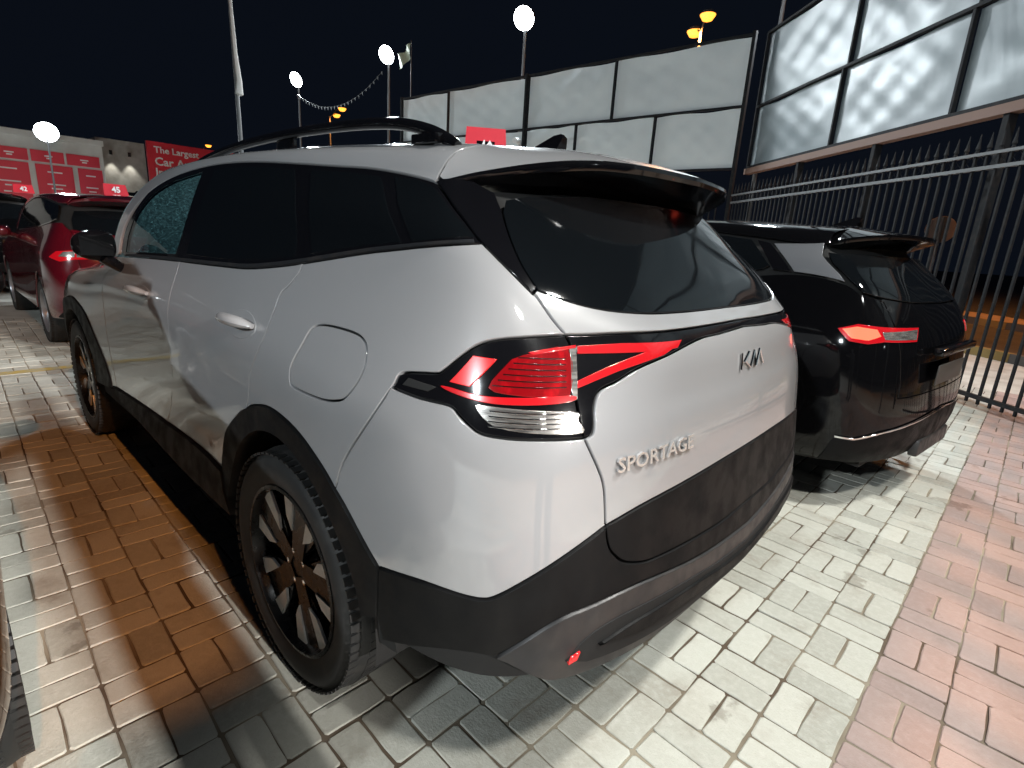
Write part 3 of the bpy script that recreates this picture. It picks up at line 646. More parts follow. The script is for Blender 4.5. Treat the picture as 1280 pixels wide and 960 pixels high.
# door mirrors
for sg in (1, -1):
    def mm(x, y, z): return (x, sg * y, z)
    mi = empty('door_mirror', (0, 0, 0), parent=suv)
    bm = bmesh.new(); bmesh.ops.create_icosphere(bm, subdivisions=4, radius=1)
    for v in bm.verts:
        x, y, z = v.co
        x2 = (1 if x > 0 else -.55) * abs(x) ** .9; z2 = math.copysign(abs(z) ** .75, z); y2 = math.copysign(abs(y) ** .8, y)
        v.co = Vector((1.76 + .075 * x2 - .02 * y2, sg * (.958 + .088 * y2), 1.218 + .068 * z2 * (1 - .15 * y2)))
    V = [v.co[:] for v in bm.verts]; bm.verts.index_update(); F = [[v.index for v in f.verts] for f in bm.faces]; bm.free()
    mb = MB().add(V, F); mb.build('mirror_housing', GB, mi)
    mb = MB().tube([mm(1.77, .83, 1.105), mm(1.765, .87, 1.12), mm(1.76, .93, 1.165)], [.04, .034, .04], 10, flat=.7); mb.build('mirror_foot', GB, mi)
    MB().box(mm(1.712, .895, 1.175), mm(1.718, 1.02, 1.262)).build('mirror_glass', MT['dark_glass'], mi, smooth=False)
    MB().tube([mm(1.80, .90, 1.198), mm(1.828, .96, 1.198), mm(1.79, 1.035, 1.20)], .006, 8).build('mirror_trim', MT['chrome'], mi)
# roof rails, fin, door handles
for sg in (1, -1):
    pts = crom([(1.46, .60, 1.575), (1.34, .607, 1.607), (1.0, .612, 1.640), (.6, .610, 1.656), (.2, .60, 1.656), (-.05, .588, 1.645), (-.20, .578, 1.618), (-.31, .572, 1.575)], step=5)
    MB().tube([(x, sg * y, z) for x, y, z in pts], [.012] + [.016] * (len(pts) - 2) + [.012], 12, flat=1.0).build('roof_rail', GB, suv)
    for x in (1.38, .55, -.22):
        MB().box((x - .05, sg * .598 - .014, 1.58), (x + .05, sg * .598 + .014, 1.645 if x > .3 and x < 1 else 1.605), bev=.006).build('rail_foot', GB, suv)
fin = MB(); fp = [(.02, -.02), (-.17, -.02), (-.195, .064), (-.183, .076), (-.155, .073), (-.06, .03)]
prof = []
for w_, off_ in ((.026, 0), (.018, .25), (.004, 1)): pass
V = []; F = []
for sg in (-1, 1):
    for x, z in fp: V.append((-.0 + x, sg * (.032 * (1 - z / .092) + .003), 1.632 + z))
n_ = len(fp); F = [tuple(range(n_)), tuple(range(2 * n_ - 1, n_ - 1, -1))] + [(i, n_ + i, n_ + (i + 1) % n_, (i + 1) % n_) for i in range(n_)]
fin.add(V, F); fo = fin.build('antenna_fin', GB, suv, auto=50)
for s_, sg in (('L', 1), ('R', -1)):
    for (hu, hv), dr in zip(T['handles'], doors):
        d = dr[0 if sg > 0 else 1]
        base = crom([(hu - .20, hv - .02), (hu - .12, hv + .16), (hu + .0, hv + .22), (hu + .12, hv + .13), (hu + .16, hv - .06), (hu + .02, hv - .24), (hu - .12, hv - .2)], True, 3)
        patch('handle_recess', base, WP, d, s_, off=.002, gap=0, bevel=.003, thick=.002, h=.06)
        patch('key_cover', [(hu - .17, hv + .05), (hu - .12, hv + .09), (hu - .13, hv - .0)], MT['gloss_black'], d, s_, off=.034, gap=0, thick=.012, h=.06)
        P, N = BODY.ev(np.linspace(hu - .19, hu + .15, 9), np.full(9, hv + .02)); off_ = np.array([.008, .022, .030, .034, .035, .034, .030, .022, .008])
        pts = [tuple((P[i] + N[i] * off_[i]) * [1, sg, 1]) for i in range(9)]
        MB().tube(pts, [.010, .018, .022, .023, .023, .023, .022, .018, .010], 12, flat=.75).build('door_handle', WP, d)
# lettering on the tailgate, projected onto its skin
def skin_text(name, s, u0, u1, v0, hv, parent, slant=.25, flipu=True):
    V, F = text_mesh(s, 1, .5, .012); V[:, :2] -= V[:, :2].min(0); w_, h_ = V[:, :2].max(0)
    tx = V[:, 0] / w_; ty = V[:, 1] / h_
    P, N = BODY.ev(u0 + (u1 - u0) * tx, v0 + hv * ty)
    return P + N * (.002 + .006 * (V[:, 2] + .5))[:, None], F
V, F = skin_text('x', 'SPORTAGE', 11.77, 12.70, 4.19, .20, tg); meshobj('lettering', V, F, MT['badge'], tg, False)
def skin_bar(pts, r=.004):
    mb = MB()
    for (a, b) in pts:
        k = [];
        for t in np.linspace(0, 1, 5):
            y = -( (a[0] + (b[0] - a[0]) * t) - .5) * .17; z = a[1] + (b[1] - a[1]) * t
            u_ = 14 - abs(y) / .28; P, N = BODY.ev([u_], [5.06 + z * .26]); p = P[0].copy(); p[1] = math.copysign(abs(p[1]), y) ; q = p + N[0] * .004; q[0] -= float(ledge(q[1], q[2])); k.append(tuple(q))
        mb.tube(k, r, 6, flat=.6)
    return mb
skin_bar([((.0, 0), (.07, 1)), ((.12, .42), (.36, 1)), ((.16, .52), (.38, 0)), ((.38, 0), (.60, 1)), ((.60, 1), (.62, 0)), ((.62, 0), (.86, 1)), ((.86, 1), (1.0, 0))]).build('badge', MT['chrome'], tg)
# seats seen through the front side window
for sy in (.38, -.38):
    st = MB().box((.95, sy - .25, .55), (1.5, sy + .25, .72), bev=.06).box((.85, sy - .24, .7), (1.02, sy + .24, 1.28), bev=.06).box((.84, sy - .12, 1.3), (.95, sy + .12, 1.46), bev=.04)
    st.build('seat', MT['seat'], suv)
MB().box((1.85, -.74, .75), (2.15, .74, 1.06), bev=.08).build('dashboard', MT['seat'], suv)
MB().lathe([(.17, -.012), (.185, 0), (.17, .012), (.155, 0)], 24, closed=True, at=(1.66, .38, 1.0)).build('steering_wheel', MT['seat'], suv)
# ------------------------------------------------------------------ the other parked cars
def xform(scale):
    sc3 = np.array(scale, float)
    def f(V, N):
        N2 = N / sc3; return V * sc3, N2 / np.maximum(np.linalg.norm(N2, axis=1)[:, None], 1e-9)
    return f
def arc2(cx, r, a0, a1, scale, n=18, u0=8., cz=.34):
    return [uv_xz((cx + r * math.cos(R(a))) / scale[0], (cz + r * math.sin(R(a))) / scale[2], u0, 3) for a in np.linspace(a0, a1, n)]
def other_car(name, label, loc, yaw_deg, scale, paint, D, wheel='rim', group=None, front=True):
    e = empty(name, loc, R(yaw_deg), label, 'car', group)
    xf = xform(scale); K = dict(xf=xf, h=.16)
    fx = 2.755 * scale[0]; wr = .335
    ar = arc2(0, .41, -2, 176, scale, u0=8.3, cz=wr); af = arc2(fx, .41, 4, 184, scale, u0=4.0, cz=wr)
    ar = [q for q in ar if q[1] > .9]; af = [q for q in af if q[1] > .9]
    belt = D.get('belt', [(5.4, 6.0), (6.8, 6.0), (8.0, 6.0), (9.3, 6.15), (10.4, 6.35)])
    bot = D.get('bot', .9)
    side = crom(belt) + [D.get('corner', (10.9, 6.05))] + D['tgcut'] + [(11.5, bot)] + [(ar[-1][0] + .05, bot)] + ar[::-1] + [(ar[0][0] - .05, bot), (af[0][0] * 0 + max(q[0] for q in af) + .05, bot)] + sorted(af, key=lambda q: -q[0]) * 0 + (af[::-1] if af[0][0] < af[-1][0] else af) + [(min(q[0] for q in af) - .05, bot), (2.3, bot), (2.3, 6.0), (4, 6.0)]
    both('body_side', side, paint, e, **K)
    patch('tailgate', D['tgcut'][:1] + [(D.get('corner', (10.9, 6.05))[0] + .03, D.get('corner', (10.9, 6.05))[1] - .02)] + D['glass_bot'] + [(14, D['glass_bot'][-1][1]), (14, D['bumper_top'])] + [(11.62, D['bumper_top'])] + D['tgcut'][::-1][:-1], paint, e, 'C', **K)
    patch('rear_bumper', [(11.5, D['bumper_top']), (14, D['bumper_top']), (14, bot), (11.5, bot)], paint, e, 'C', **K)
    patch('bumper_trim', D['trim'], MT['cladding'], e, 'C', off=.006, **K)
    patch('rear_window', D['glass'], MT['dark_glass'], e, 'C', off=-.002, **K)
    roof = D['rooflow'] + [(5.0, 6.2), (4.9, 6.6), (5.2, 7.4), (5.8, 8.2), (6.3, 9), (6.4, 11), (9.6, 11), (9.6, 9)]
    patch('roof_panel', roof, paint, e, 'C', **K)
    for s_ in 'LR':
        patch('side_window', D['window'], MT['dark_glass'], e, s_, **K)
        for nm, pl, m_ in D['extra']:
            patch(nm, pl, MT[m_], e, s_, off=.0085 if 'lens' in nm else .004, gap=0, thick=.005, xf=xf, h=.1)
        if 'lamp' in D:
            for nm, pl, m_ in D['lamp']: patch(nm, pl, MT[m_] if isinstance(m_, str) else m_, e, s_, off=.005, gap=0, thick=.005, xf=xf, h=.1)
    # shell, glass front, underbody
    uu = np.linspace(0, 14, 71); vv = np.linspace(1.2, 8.4, 36); UU, VV = np.meshgrid(uu, vv, indexing='ij')
    P, N = BODY.ev(UU.ravel(), VV.ravel()); Q = (P - N * .03).reshape(71, 36, 3); V = (Q.reshape(-1, 3) * np.array(scale)).tolist(); F = []
    for i in range(70):
        for j in range(35):
            cp = Q[i:i + 2, j:j + 2].mean((0, 1)) * np.array(scale)
            if min(math.hypot(cp[0], cp[2] - wr), math.hypot(cp[0] - fx, cp[2] - wr)) < .44: continue
            if vv[j] > 6.3 and uu[i] < 5.2: continue
            F.append((i * 36 + j, (i + 1) * 36 + j, (i + 1) * 36 + j + 1, i * 36 + j + 1))
    k = len(V); V += [(x, -y, z) for x, y, z in V]; F += [tuple(i + k for i in f)[::-1] for f in F]
    meshobj('inner_shell', V, F, MT['dark_void'], e, True)
    sx, sy, sz = scale
    MB().box((-.78 * sx, -.6, .24), (3.3 * sx, .6, .34)).box((.5, -.84 * sy, .26), (2.2 * sx, .84 * sy, .34)).build('underbody', MT['dark_void'], e, smooth=False)
    # windscreen and hood
    h5 = [BODY.ev([u_], [6.0])[0][0] * np.array(scale) for u_ in np.linspace(0, 5.0, 20)]
    rows = [[(p_[0] + (0 if p_[0] > 3.2 else .08 * t), p_[1] * (1 - t), p_[2] + .045 * math.sin(t * math.pi / 2)) for p_ in h5] for t in np.linspace(0, 1, 7)]
    loftobj('hood', rows, paint, e, mirror=True)
    edge = np.array([BODY.ev([a], [b])[0][0] * np.array(scale) for a, b in crom([(5.0, 6.2), (4.9, 6.6), (5.2, 7.4), (5.8, 8.2), (6.3, 9)], step=4)])
    rows = []
    for i, e_ in enumerate(edge):
        s0 = i / (len(edge) - 1); cx = 2.42 * sx + (1.40 * sx - 2.42 * sx) * s0; cz = 1.10 * sz + (1.655 - 1.10) * sz * s0
        rows.append([(cx + (e_[0] - cx) * t * t, e_[1] * t, cz + (e_[2] - cz) * t * t) for t in np.linspace(0, 1, 11)])
    loftobj('windscreen', rows, MT['dark_glass'], e, mirror=True)
    for wx in (0, fx):
        for sg in (1, -1): make_wheel('wheel', e, wx, sg * (.915 * sy - .105), sg, wheel, r=wr, width=.215, rimr=.225)
    for sg in (1, -1):
        mb = MB(); bm = bmesh.new(); bmesh.ops.create_icosphere(bm, subdivisions=3, radius=1)
        for v in bm.verts: v.co = Vector((1.86 * sx + .08 * v.co.x, sg * (1.0 * sy + .1 * math.copysign(abs(v.co.y) ** .8, v.co.y)), 1.13 * sz + .07 * math.copysign(abs(v.co.z) ** .8, v.co.z)))
        bm.verts.index_update(); mb.add([v.co[:] for v in bm.verts], [[v.index for v in f.verts] for f in bm.faces]); bm.free()
        mb.tube([(1.88 * sx, sg * .84 * sy, 1.08 * sz), (1.87 * sx, sg * .95 * sy, 1.11 * sz)], .03, 8)
        mb.build('door_mirror', paint, e)
    # spoiler
    tr = np.array(crom([(-.70, 0, 1.575), (-.67, .25, 1.575), (-.60, .48, 1.565), (-.47, .60, 1.54), (-.36, .64, 1.51)], step=4)) * np.array(scale); n_ = len(tr)
    fr = np.array([(-.34, y, 1.622 - .30 * (y / .64) ** 4 * .36 - .03 * (y / .64) ** 2) for y in np.linspace(0, .64, n_)]) * np.array(scale)
    inn = np.array(crom([(-.53, 0, 1.49), (-.52, .25, 1.49), (-.47, .45, 1.485), (-.42, .58, 1.475), (-.36, .635, 1.49)], step=4)) * np.array(scale)
    rows = [fr * (1 - t) + tr * t for t in np.linspace(0, 1, 5)] + [tr + [.0, 0, -.012], tr + [.004, 0, -.026], (tr + [.004, 0, -.026]) * .5 + inn * .5, inn]
    loftobj('spoiler', rows, paint, e, mirror=True)
    V = []; fp = [(0, 0), (-.15, 0), (-.17, .05), (-.14, .055), (-.06, .025)]
    for sg in (-1, 1):
        for x, z in fp: V.append((-.12 * sx + x, sg * (.028 * (1 - z / .06) + .002), 1.635 * sz + z))
    n_ = len(fp); MB().add(V, [tuple(range(n_)), tuple(range(2 * n_ - 1, n_ - 1, -1))] + [(i, n_ + i, n_ + (i + 1) % n_, (i + 1) % n_) for i in range(n_)]).build('antenna_fin', MT['gloss_black'], e)
    return e, scale
MT['lamp_hot'] = mat('lamp_hot', (.8, .03, .02), .2, coat=1, emit=((1, .10, .05), 3.2))
MT['lamp_rim'] = mat('lamp_rim', (.32, .004, .008), .15, coat=1, emit=((1, .008, .02), .28))
base_D = dict(tgcut=[(11.1, 5.9), (11.35, 5.2), (11.5, 4.4), (11.62, 3.4)], glass_bot=[(11.1, 6.06), (12, 5.98), (13, 5.96)], bumper_top=3.0,
    trim=[(10.0, 1.0), (10.8, 1.5), (11.6, 1.75), (12.6, 1.85), (14, 1.9), (14, .9), (11.5, .9)],
    glass=[(10.75, 7.55), (10.85, 6.8), (11.1, 6.08), (12, 6.0), (13, 5.98), (14, 5.98), (14, 7.75), (12, 7.72)],
    window=[(5.55, 6.15), (6.8, 6.06), (8.0, 6.06), (9.0, 6.2), (9.6, 6.5), (9.3, 7.2), (8.7, 7.8), (7.4, 7.95), (6.6, 7.9), (5.9, 7.5), (5.6, 6.9)],
    rooflow=[(9.5, 8.2), (8.7, 7.95), (7.4, 8.05), (6.6, 7.98), (5.85, 7.6), (5.5, 6.9), (5.4, 6.2)],
    extra=[('pillar_trim', [(9.05, 6.25), (9.6, 6.55), (10.35, 6.4), (10.9, 6.12), (10.8, 6.8), (10.7, 7.6), (10.2, 8.2), (9.5, 8.1), (8.8, 7.85), (9.35, 7.25)], 'gloss_black')])
# black crossover on the far side of the white SUV
Db = dict(base_D); Db['window'] = [(5.55, 6.15), (6.8, 6.1), (8.0, 6.2), (8.47, 6.44), (8.54, 6.62), (8.19, 7.83), (7.4, 7.95), (6.6, 7.9), (5.9, 7.5), (5.6, 6.9)]
Db['belt'] = [(5.4, 6.0), (6.8, 6.0), (8.0, 6.08), (8.9, 6.28), (9.84, 6.12), (10.3, 5.92)]; Db['corner'] = (10.9, 5.88); Db['bot'] = .4
Db['tgcut'] = [(11.1, 5.82), (11.35, 5.2), (11.5, 4.4), (11.62, 3.4)]; Db['glass_bot'] = [(11.1, 5.92), (12, 5.9), (13, 5.92)]
Db['glass'] = [(9.45, 7.65), (9.6, 7.1), (10.0, 6.3), (10.4, 5.98), (11.2, 5.95), (12, 5.93), (13, 5.95), (14, 5.95), (14, 7.72), (10.74, 7.72)]
Db['trim'] = [(10.0, .5), (10.3, 1.55), (10.75, 1.52), (11.35, 1.76), (12.12, 1.94), (14, 2.2), (14, .4), (11.5, .4)]
Db['extra'] = [('pillar_panel', [(8.46, 7.71), (8.9, 7.95), (9.21, 8.13), (9.28, 7.37), (9.84, 6.2), (8.89, 6.38)], 'silver_paint'), ('pillar_trim', [(8.26, 7.8), (8.42, 7.7), (8.85, 6.38), (8.6, 6.44)], 'gloss_black')]
Db['lamp'] = [('lamp_surround', [(10.0, 5.06), (10.4, 5.22), (10.9, 5.2), (12.1, 5.2), (12.0, 4.78), (11.05, 4.8), (10.67, 4.7), (10.28, 4.74)], 'lamp_rim'),
    ('tail_lamp', [(10.09, 5.06), (10.39, 5.16), (10.86, 5.13), (10.96, 4.96), (10.67, 4.80), (10.32, 4.83)], 'lamp_hot')]
bc, bsc = other_car('parked_crossover', 'glossy black crossover with silver rear pillar, parked between the white SUV and the iron fence', (-.33, -2.6, 0), -8, (.95, .94, .965), MT['black_paint'], Db)
xb = xform(bsc)
for s_ in 'LR':
    patch('lamp_lens', [(10.98, 5.07), (12.03, 5.14), (11.97, 4.84), (11.06, 4.86)], MT['lens_clear'], bc, s_, off=.008, gap=0, thick=.004, xf=xb, h=.1)
    patch('bumper_molding', [(10.32, 1.63), (10.75, 1.6), (11.35, 1.84), (12.12, 2.02), (14, 2.28), (14, 2.22), (12.12, 1.96), (11.35, 1.78), (10.75, 1.54), (10.32, 1.57)], MT['chrome'], bc, s_, off=.012, gap=0, thick=.004, xf=xb, h=.12)
def rearpt(u, v, sc_, sg=1):
    P, N = BODY.ev([u], [v]); q = P[0] * np.array(sc_) + N[0] * .01; return (q[0], q[1] * sg, q[2])
px_ = rearpt(14, 3.2, bsc)[0] - .006
MB().box((px_ - .012, -.14, .74), (px_ - .004, .38, .85), bev=.004).build('number_plate', mat('plate', (.06, .055, .05), .4), bc)
MB().box((px_ - .02, -.32, .90), (px_ + .03, .40, .94), bev=.01).build('plate_lip', MT['gloss_black'], bc)
MB().box((px_ + .0, -.30, .30), (px_ + .05, .30, .40), bev=.015).build('skid_plate', MT['skid_grey'], bc)
MB().tube([(-.63, 0, 1.19), (-.66, -.10, 1.20), (-.70, -.30, 1.22)], [.016, .01, .006], 8).build('rear_wiper', MT['gloss_black'], bc)
# red SUV ahead
Dr = dict(base_D)
Dr['lamp'] = [('tail_lamp', [(10.2, 4.6), (10.6, 4.95), (11.4, 5.05), (12.2, 5.0), (12.2, 4.55), (11.4, 4.5), (10.8, 4.35)], 'lamp_rim'), ]
Dr['extra'] = base_D['extra'][:0] + [('lamp_lens', [(10.75, 4.66), (10.95, 4.94), (11.38, 4.98), (11.38, 4.64)], 'lens_clear'), ('reversing_lens', [(11.44, 4.64), (11.44, 4.97), (12.1, 4.93), (12.1, 4.6)], 'lens_clear'), ('bumper_reflector', [(10.9, 2.3), (11.25, 2.35), (11.25, 2.15), (10.9, 2.12)], 'reflector_red'),
   ('window_molding', [(5.5, 6.08), (6.8, 6.0), (8.0, 6.0), (9.0, 6.13), (9.65, 6.46), (9.65, 6.52), (9.0, 6.2), (8.0, 6.06), (6.8, 6.06), (5.55, 6.15)], 'chrome')]
Dr['window'] = base_D['window']
Dr['lamp'] = Dr['lamp']
rc_, rsc = other_car('parked_suv', 'dark red SUV with 45 roof sign, parked in front of the white SUV', (6.1, -.22, 0), 0, (.98, .99, .965), MT['red_paint'], Dr, wheel='silver')
D3 = dict(base_D); D3['lamp'] = [('tail_lamp', [(10.3, 4.6), (10.7, 5.0), (11.6, 5.0), (11.5, 4.5)], 'lamp_rim')]
k3, ksc = other_car('parked_suv', 'black SUV with 42 roof sign beyond the red SUV', (11.3, .75, 0), 0, (.98, .98, 1.0), MT['black_paint'], D3, wheel='silver')
k4, k4sc = other_car('parked_hatchback', 'dark car whose roof shows behind the red SUV, below the large red sign', (12.0, -2.0, 0), 0, (.93, .93, .98), MT['black_paint'], D3, wheel='silver')
k5, k5sc = other_car('parked_suv', 'black car cut off by the lower left corner of the picture', (3.02, 2.405, 0), 180, (.98, .98, .99), MT['black_paint'], D3, wheel='rim')
# numbered roof signs
def roof_sign(num, loc, yaw_deg, label, w=.27, h=.14, ground='white'):
    e = empty('roof_sign', loc, R(yaw_deg), label, 'sign', 'numbered signs standing on the car roofs')
    V = [(-.09, -w / 2, 0), (.09, -w / 2, 0), (.02, -w / 2 + .015, h), (-.02, -w / 2 + .015, h), (-.09, w / 2, 0), (.09, w / 2, 0), (.02, w / 2 - .015, h), (-.02, w / 2 - .015, h)]
    F = [(0, 1, 2, 3), (4, 7, 6, 5), (0, 3, 7, 4), (1, 5, 6, 2), (3, 2, 6, 7), (0, 4, 5, 1)]
    MB().add(V, F).build('board', MT['sign_red'], e, smooth=False)
    if ground == 'black':
        MB().add([(-.088, -w * .2, .02), (-.088, w * .2, .02), (-.030, w * .2, h * .85), (-.030, -w * .2, h * .85)], [(0, 1, 2, 3)]).build('number_field', MT['gloss_black'], e, smooth=False)
    up = Vector((.07, 0, h)).normalized(); ax = Vector((0, -1, 0))
    text_on('number', num, MT['sign_white'], e, Vector((-.096, w * .17, .018)) + up * h * .12, ax, up, width=w * .34, height=h * .6, extrude=.003, bold=.03)
    return e
roof_sign('45', (7.45, -.36, 1.612), 0, 'red sign numbered 45 on the roof of the dark red SUV')
roof_sign('42', (12.35, .0, 1.66), 0, 'red sign numbered 42 on the roof of the far black SUV', w=.30, h=.15)
roof_sign('40', (.66, -.46, 1.622), -42, 'red sign numbered 40 on the roof of the white SUV, its lower half hidden', w=.22, h=.255, ground='black')
# ------------------------------------------------------------------ ground, paving
GA, GO, GS = R(178.1465), Vector((-1.342, -.8218, 0)), .20142
def gw(gx, gy, z=0):
    c_, s_ = math.cos(GA), math.sin(GA); x, y = gx * GS, gy * GS
    return (GO.x + c_ * x - s_ * y, GO.y + s_ * x + c_ * y, z)
def paver_mat(name, ca, cb, stain, worn):
    m = bpy.data.materials.new(name); m.use_nodes = True; n = m.node_tree.nodes; L = m.node_tree.links; b = n['Principled BSDF']
    oi = n.new('ShaderNodeObjectInfo'); at = n.new('ShaderNodeAttribute'); at.attribute_name = 'tone'; geo = n.new('ShaderNodeNewGeometry')
    ad = n.new('ShaderNodeMath'); ad.operation = 'ADD'; L.new(oi.outputs['Random'], ad.inputs[0]); L.new(at.outputs['Fac'], ad.inputs[1])
    fr = n.new('ShaderNodeMath'); fr.operation = 'FRACT'; L.new(ad.outputs[0], fr.inputs[0])
    mx = n.new('ShaderNodeMixRGB'); mx.inputs[1].default_value = (*ca, 1); mx.inputs[2].default_value = (*cb, 1); L.new(fr.outputs[0], mx.inputs[0])
    def noise(s, d=5, r=.55):
        t = n.new('ShaderNodeTexNoise'); t.inputs['Scale'].default_value = s; t.inputs['Detail'].default_value = d; t.inputs['Roughness'].default_value = r
        L.new(geo.outputs['Position'], t.inputs['Vector']); return t
    def rng_(t, a, b_, c0=0, c1=1):
        r = n.new('ShaderNodeMapRange'); r.inputs[1].default_value = a; r.inputs[2].default_value = b_; r.inputs[3].default_value = c0; r.inputs[4].default_value = c1
        L.new(t.outputs[0], r.inputs[0]); return r
    last = mx
    for sc_n, lo, hi, amt, cc in ((1.3, .52, .72, .55, stain), (7, .55, .75, .45, stain), (45, .45, .75, .35, worn), (260, .5, .8, .25, stain)):
        r = rng_(noise(sc_n), lo, hi, 0, amt); q = n.new('ShaderNodeMixRGB'); q.inputs[2].default_value = (*cc, 1)
        L.new(r.outputs[0], q.inputs[0]); L.new(last.outputs[0], q.inputs[1]); last = q
    # damp, soiled islands with clear edges
    r = rng_(noise(2.3, 6, .6), .635, .66, 0, .55); q = n.new('ShaderNodeMixRGB'); q.blend_type = 'MULTIPLY'; q.inputs[2].default_value = (.42, .38, .34, 1)
    L.new(r.outputs[0], q.inputs[0]); L.new(last.outputs[0], q.inputs[1]); last = q
    L.new(last.outputs[0], b.inputs['Base Color'])
    rr = rng_(noise(5), .35, .7, .58, .85); L.new(rr.outputs[0], b.inputs['Roughness'])
    bp = n.new('ShaderNodeBump'); bp.inputs['Strength'].default_value = .7; bp.inputs['Distance'].default_value = .004
    L.new(noise(120, 6, .65).outputs[0], bp.inputs['Height']); L.new(bp.outputs[0], b.inputs['Normal'])
    return m
MT['paver'] = paver_mat('paver', (.53, .53, .47), (.36, .36, .315), (.22, .175, .13), (.60, .60, .55))
MT['paver_red'] = paver_mat('paver_red', (.37, .285, .26), (.30, .225, .205), (.21, .165, .145), (.42, .35, .325))
MT['joint'] = mat('joint_sand', (.085, .06, .04), .95, noise=((.30, .265, .20), 1.7, .42, .62), bump=(300, .8))
MT['far_paving'] = mat('far_paving', (.50, .50, .455), .6, noise=((.36, .35, .31), 3, .42, .68), bump=(40, .6))
MT['asphalt'] = mat('asphalt', (.045, .045, .047), .85, noise=((.07, .068, .066), 1.5, .4, .7), bump=(200, .6))
gnd = tag(meshobj('ground', [(-300, -300, -.045), (400, -300, -.045), (400, 300, -.045), (-300, 300, -.045)], [(0, 1, 2, 3)], MT['asphalt'], None, False), kind='structure')
IX0, IX1, IY0, IY1 = -46, 9, -16, 30
pv = tag(meshobj('pavement', [gw(IX0, IY0, -.0042), gw(IX1, IY0, -.0042), gw(IX1, IY1, -.0042), gw(IX0, IY1, -.0042)], [(3, 2, 1, 0)], MT['joint'], None, False), kind='structure')
# far paving ring
o_ = 200; q = [gw(IX0, IY0, -.004), gw(IX1, IY0, -.004), gw(IX1, IY1, -.004), gw(IX0, IY1, -.004)]
Q4 = [(60, 30, -.004), (-30, 30, -.004), (-30, -9.6, -.004), (60, -9.6, -.004)]
V = q + [gw(-230, -180, -.004), gw(110, -180, -.004), gw(110, IY1, -.004), gw(-230, IY1, -.004), gw(-230, IY0, -.004), gw(110, IY0, -.004), gw(-230, 46, -.004), gw(IX1 + 60, 46, -.004)]
Fp = [(8, 4, 5, 9), (7, 8, 0, 3), (1, 9, 6, 2), (10, 7, 6, 11)]
tag(meshobj('forecourt', V, Fp, MT['far_paving'], None, False), kind='structure')
tag(meshobj('road_marking', [(4.68, 9, .0035), (4.68, -1.2, .0035), (4.80, -1.2, .0035), (4.80, 9, .0035)], [(0, 1, 2, 3)], mat('line_yellow', (.50, .36, .10), .6, noise=((.38, .34, .22), 14, .42, .6)), None, False), kind='structure')
# bricks in basket weave
def brick_mesh(name, seed, mt):
    r_ = random.Random(seed); a, b_, h_, bv = .0972, .0472, .03, .0022; k_ = .007
    out = [(a, b_ - k_), (a - k_, b_), (a * .33, b_), (-a * .36, b_), (-a + k_, b_), (-a, b_ - k_), (-a, -b_ + k_), (-a + k_, -b_), (-a * .3, -b_), (a * .38, -b_), (a - k_, -b_), (a, -b_ + k_)]
    jit = [(r_.uniform(-.0022, .0016), r_.uniform(-.0022, .0016)) for _ in out]
    def ring(dx, z, j): return [(x * (1 - dx / a) + jx, y * (1 - dx / b_) + jy, z + r_.uniform(-j, j)) for (x, y), (jx, jy) in zip(out, jit)]
    V = ring(0, -h_, 0) + ring(0, -bv, .0005) + ring(.003, 0, .0006); n_ = 12; F = []
    for k in range(2): F += [(k * n_ + i, k * n_ + (i + 1) % n_, (k + 1) * n_ + (i + 1) % n_, (k + 1) * n_ + i) for i in range(n_)]
    F.append(tuple(range(2 * n_, 3 * n_)))
    me = bpy.data.meshes.new(name); me.from_pydata(V, [], F); me.materials.append(mt); me.update(); return me
BM = [[brick_mesh('brick', 10 * t + k, MT[nm]) for k in range(5)] for t, nm in enumerate(('paver', 'paver_red'))]
bricks = []
pm = np.array(cam.matrix_world.inverted())
for ix in range(IX0, IX1):
    for iy in range(IY0, IY1):
        along_x = (ix + iy) % 2 == 0
        for k in (0, 1):
            g = (ix + .5, iy + .25 + .5 * k) if along_x else (ix + .25 + .5 * k, iy + .5)
            bricks.append((g, along_x, 1 if ix >= 0 else 0))
P = np.array([gw(*b[0]) for b in bricks]); ch = np.c_[P, np.ones(len(P))] @ pm.T; dep = -ch[:, 2]
sx_ = 640 + 668.7 * ch[:, 0] / np.maximum(dep, .01); sy_ = 480 - 668.7 * ch[:, 1] / np.maximum(dep, .01)
vis = (dep > .2) & (sx_ > -30) & (sx_ < 1310) & (sy_ > 380) & (sy_ < 1000)
hid = (np.abs(P[:, 1]) < .80) & (P[:, 0] > -.62) & (P[:, 0] < 3.6) | (P[:, 1] < -1.9) & (P[:, 1] > -3.5) & (P[:, 0] > -.8) | (P[:, 1] > 1.62) & (P[:, 0] > -.75)
area = np.where(vis & ~hid, 1.355 / np.maximum(dep, .2) ** 3, -1)
order = np.argsort(-area); near = set(order[:300].tolist())
SV = [[], []]; SF = [[], []]; ST = [[], []]
for i, (g, ax_, t) in enumerate(bricks):
    me = BM[t][random.randrange(5)]; rz = GA + (0 if ax_ else math.pi / 2) + (math.pi if random.random() < .5 else 0) + random.gauss(0, .008); x, y, _z = gw(*g); dz = random.gauss(0, .0012); dx, dy = random.gauss(0, .0012), random.gauss(0, .0012)
    if i in near:
        o = bpy.data.objects.new('brick', me); col.objects.link(o); o.parent = pv; o.location = (x + dx, y + dy, dz); o.rotation_euler = (random.gauss(0, .004), random.gauss(0, .006), rz)
    else:
        if dep[i] < -4: pass
        c_, s_ = math.cos(rz), math.sin(rz); k0 = len(SV[t]); tn = random.random()
        for v in me.vertices: SV[t].append((x + dx + c_ * v.co.x - s_ * v.co.y, y + dy + s_ * v.co.x + c_ * v.co.y, v.co.z + dz))
        for p_ in me.polygons: SF[t].append(tuple(k0 + j for j in p_.vertices)); ST[t].append(tn)
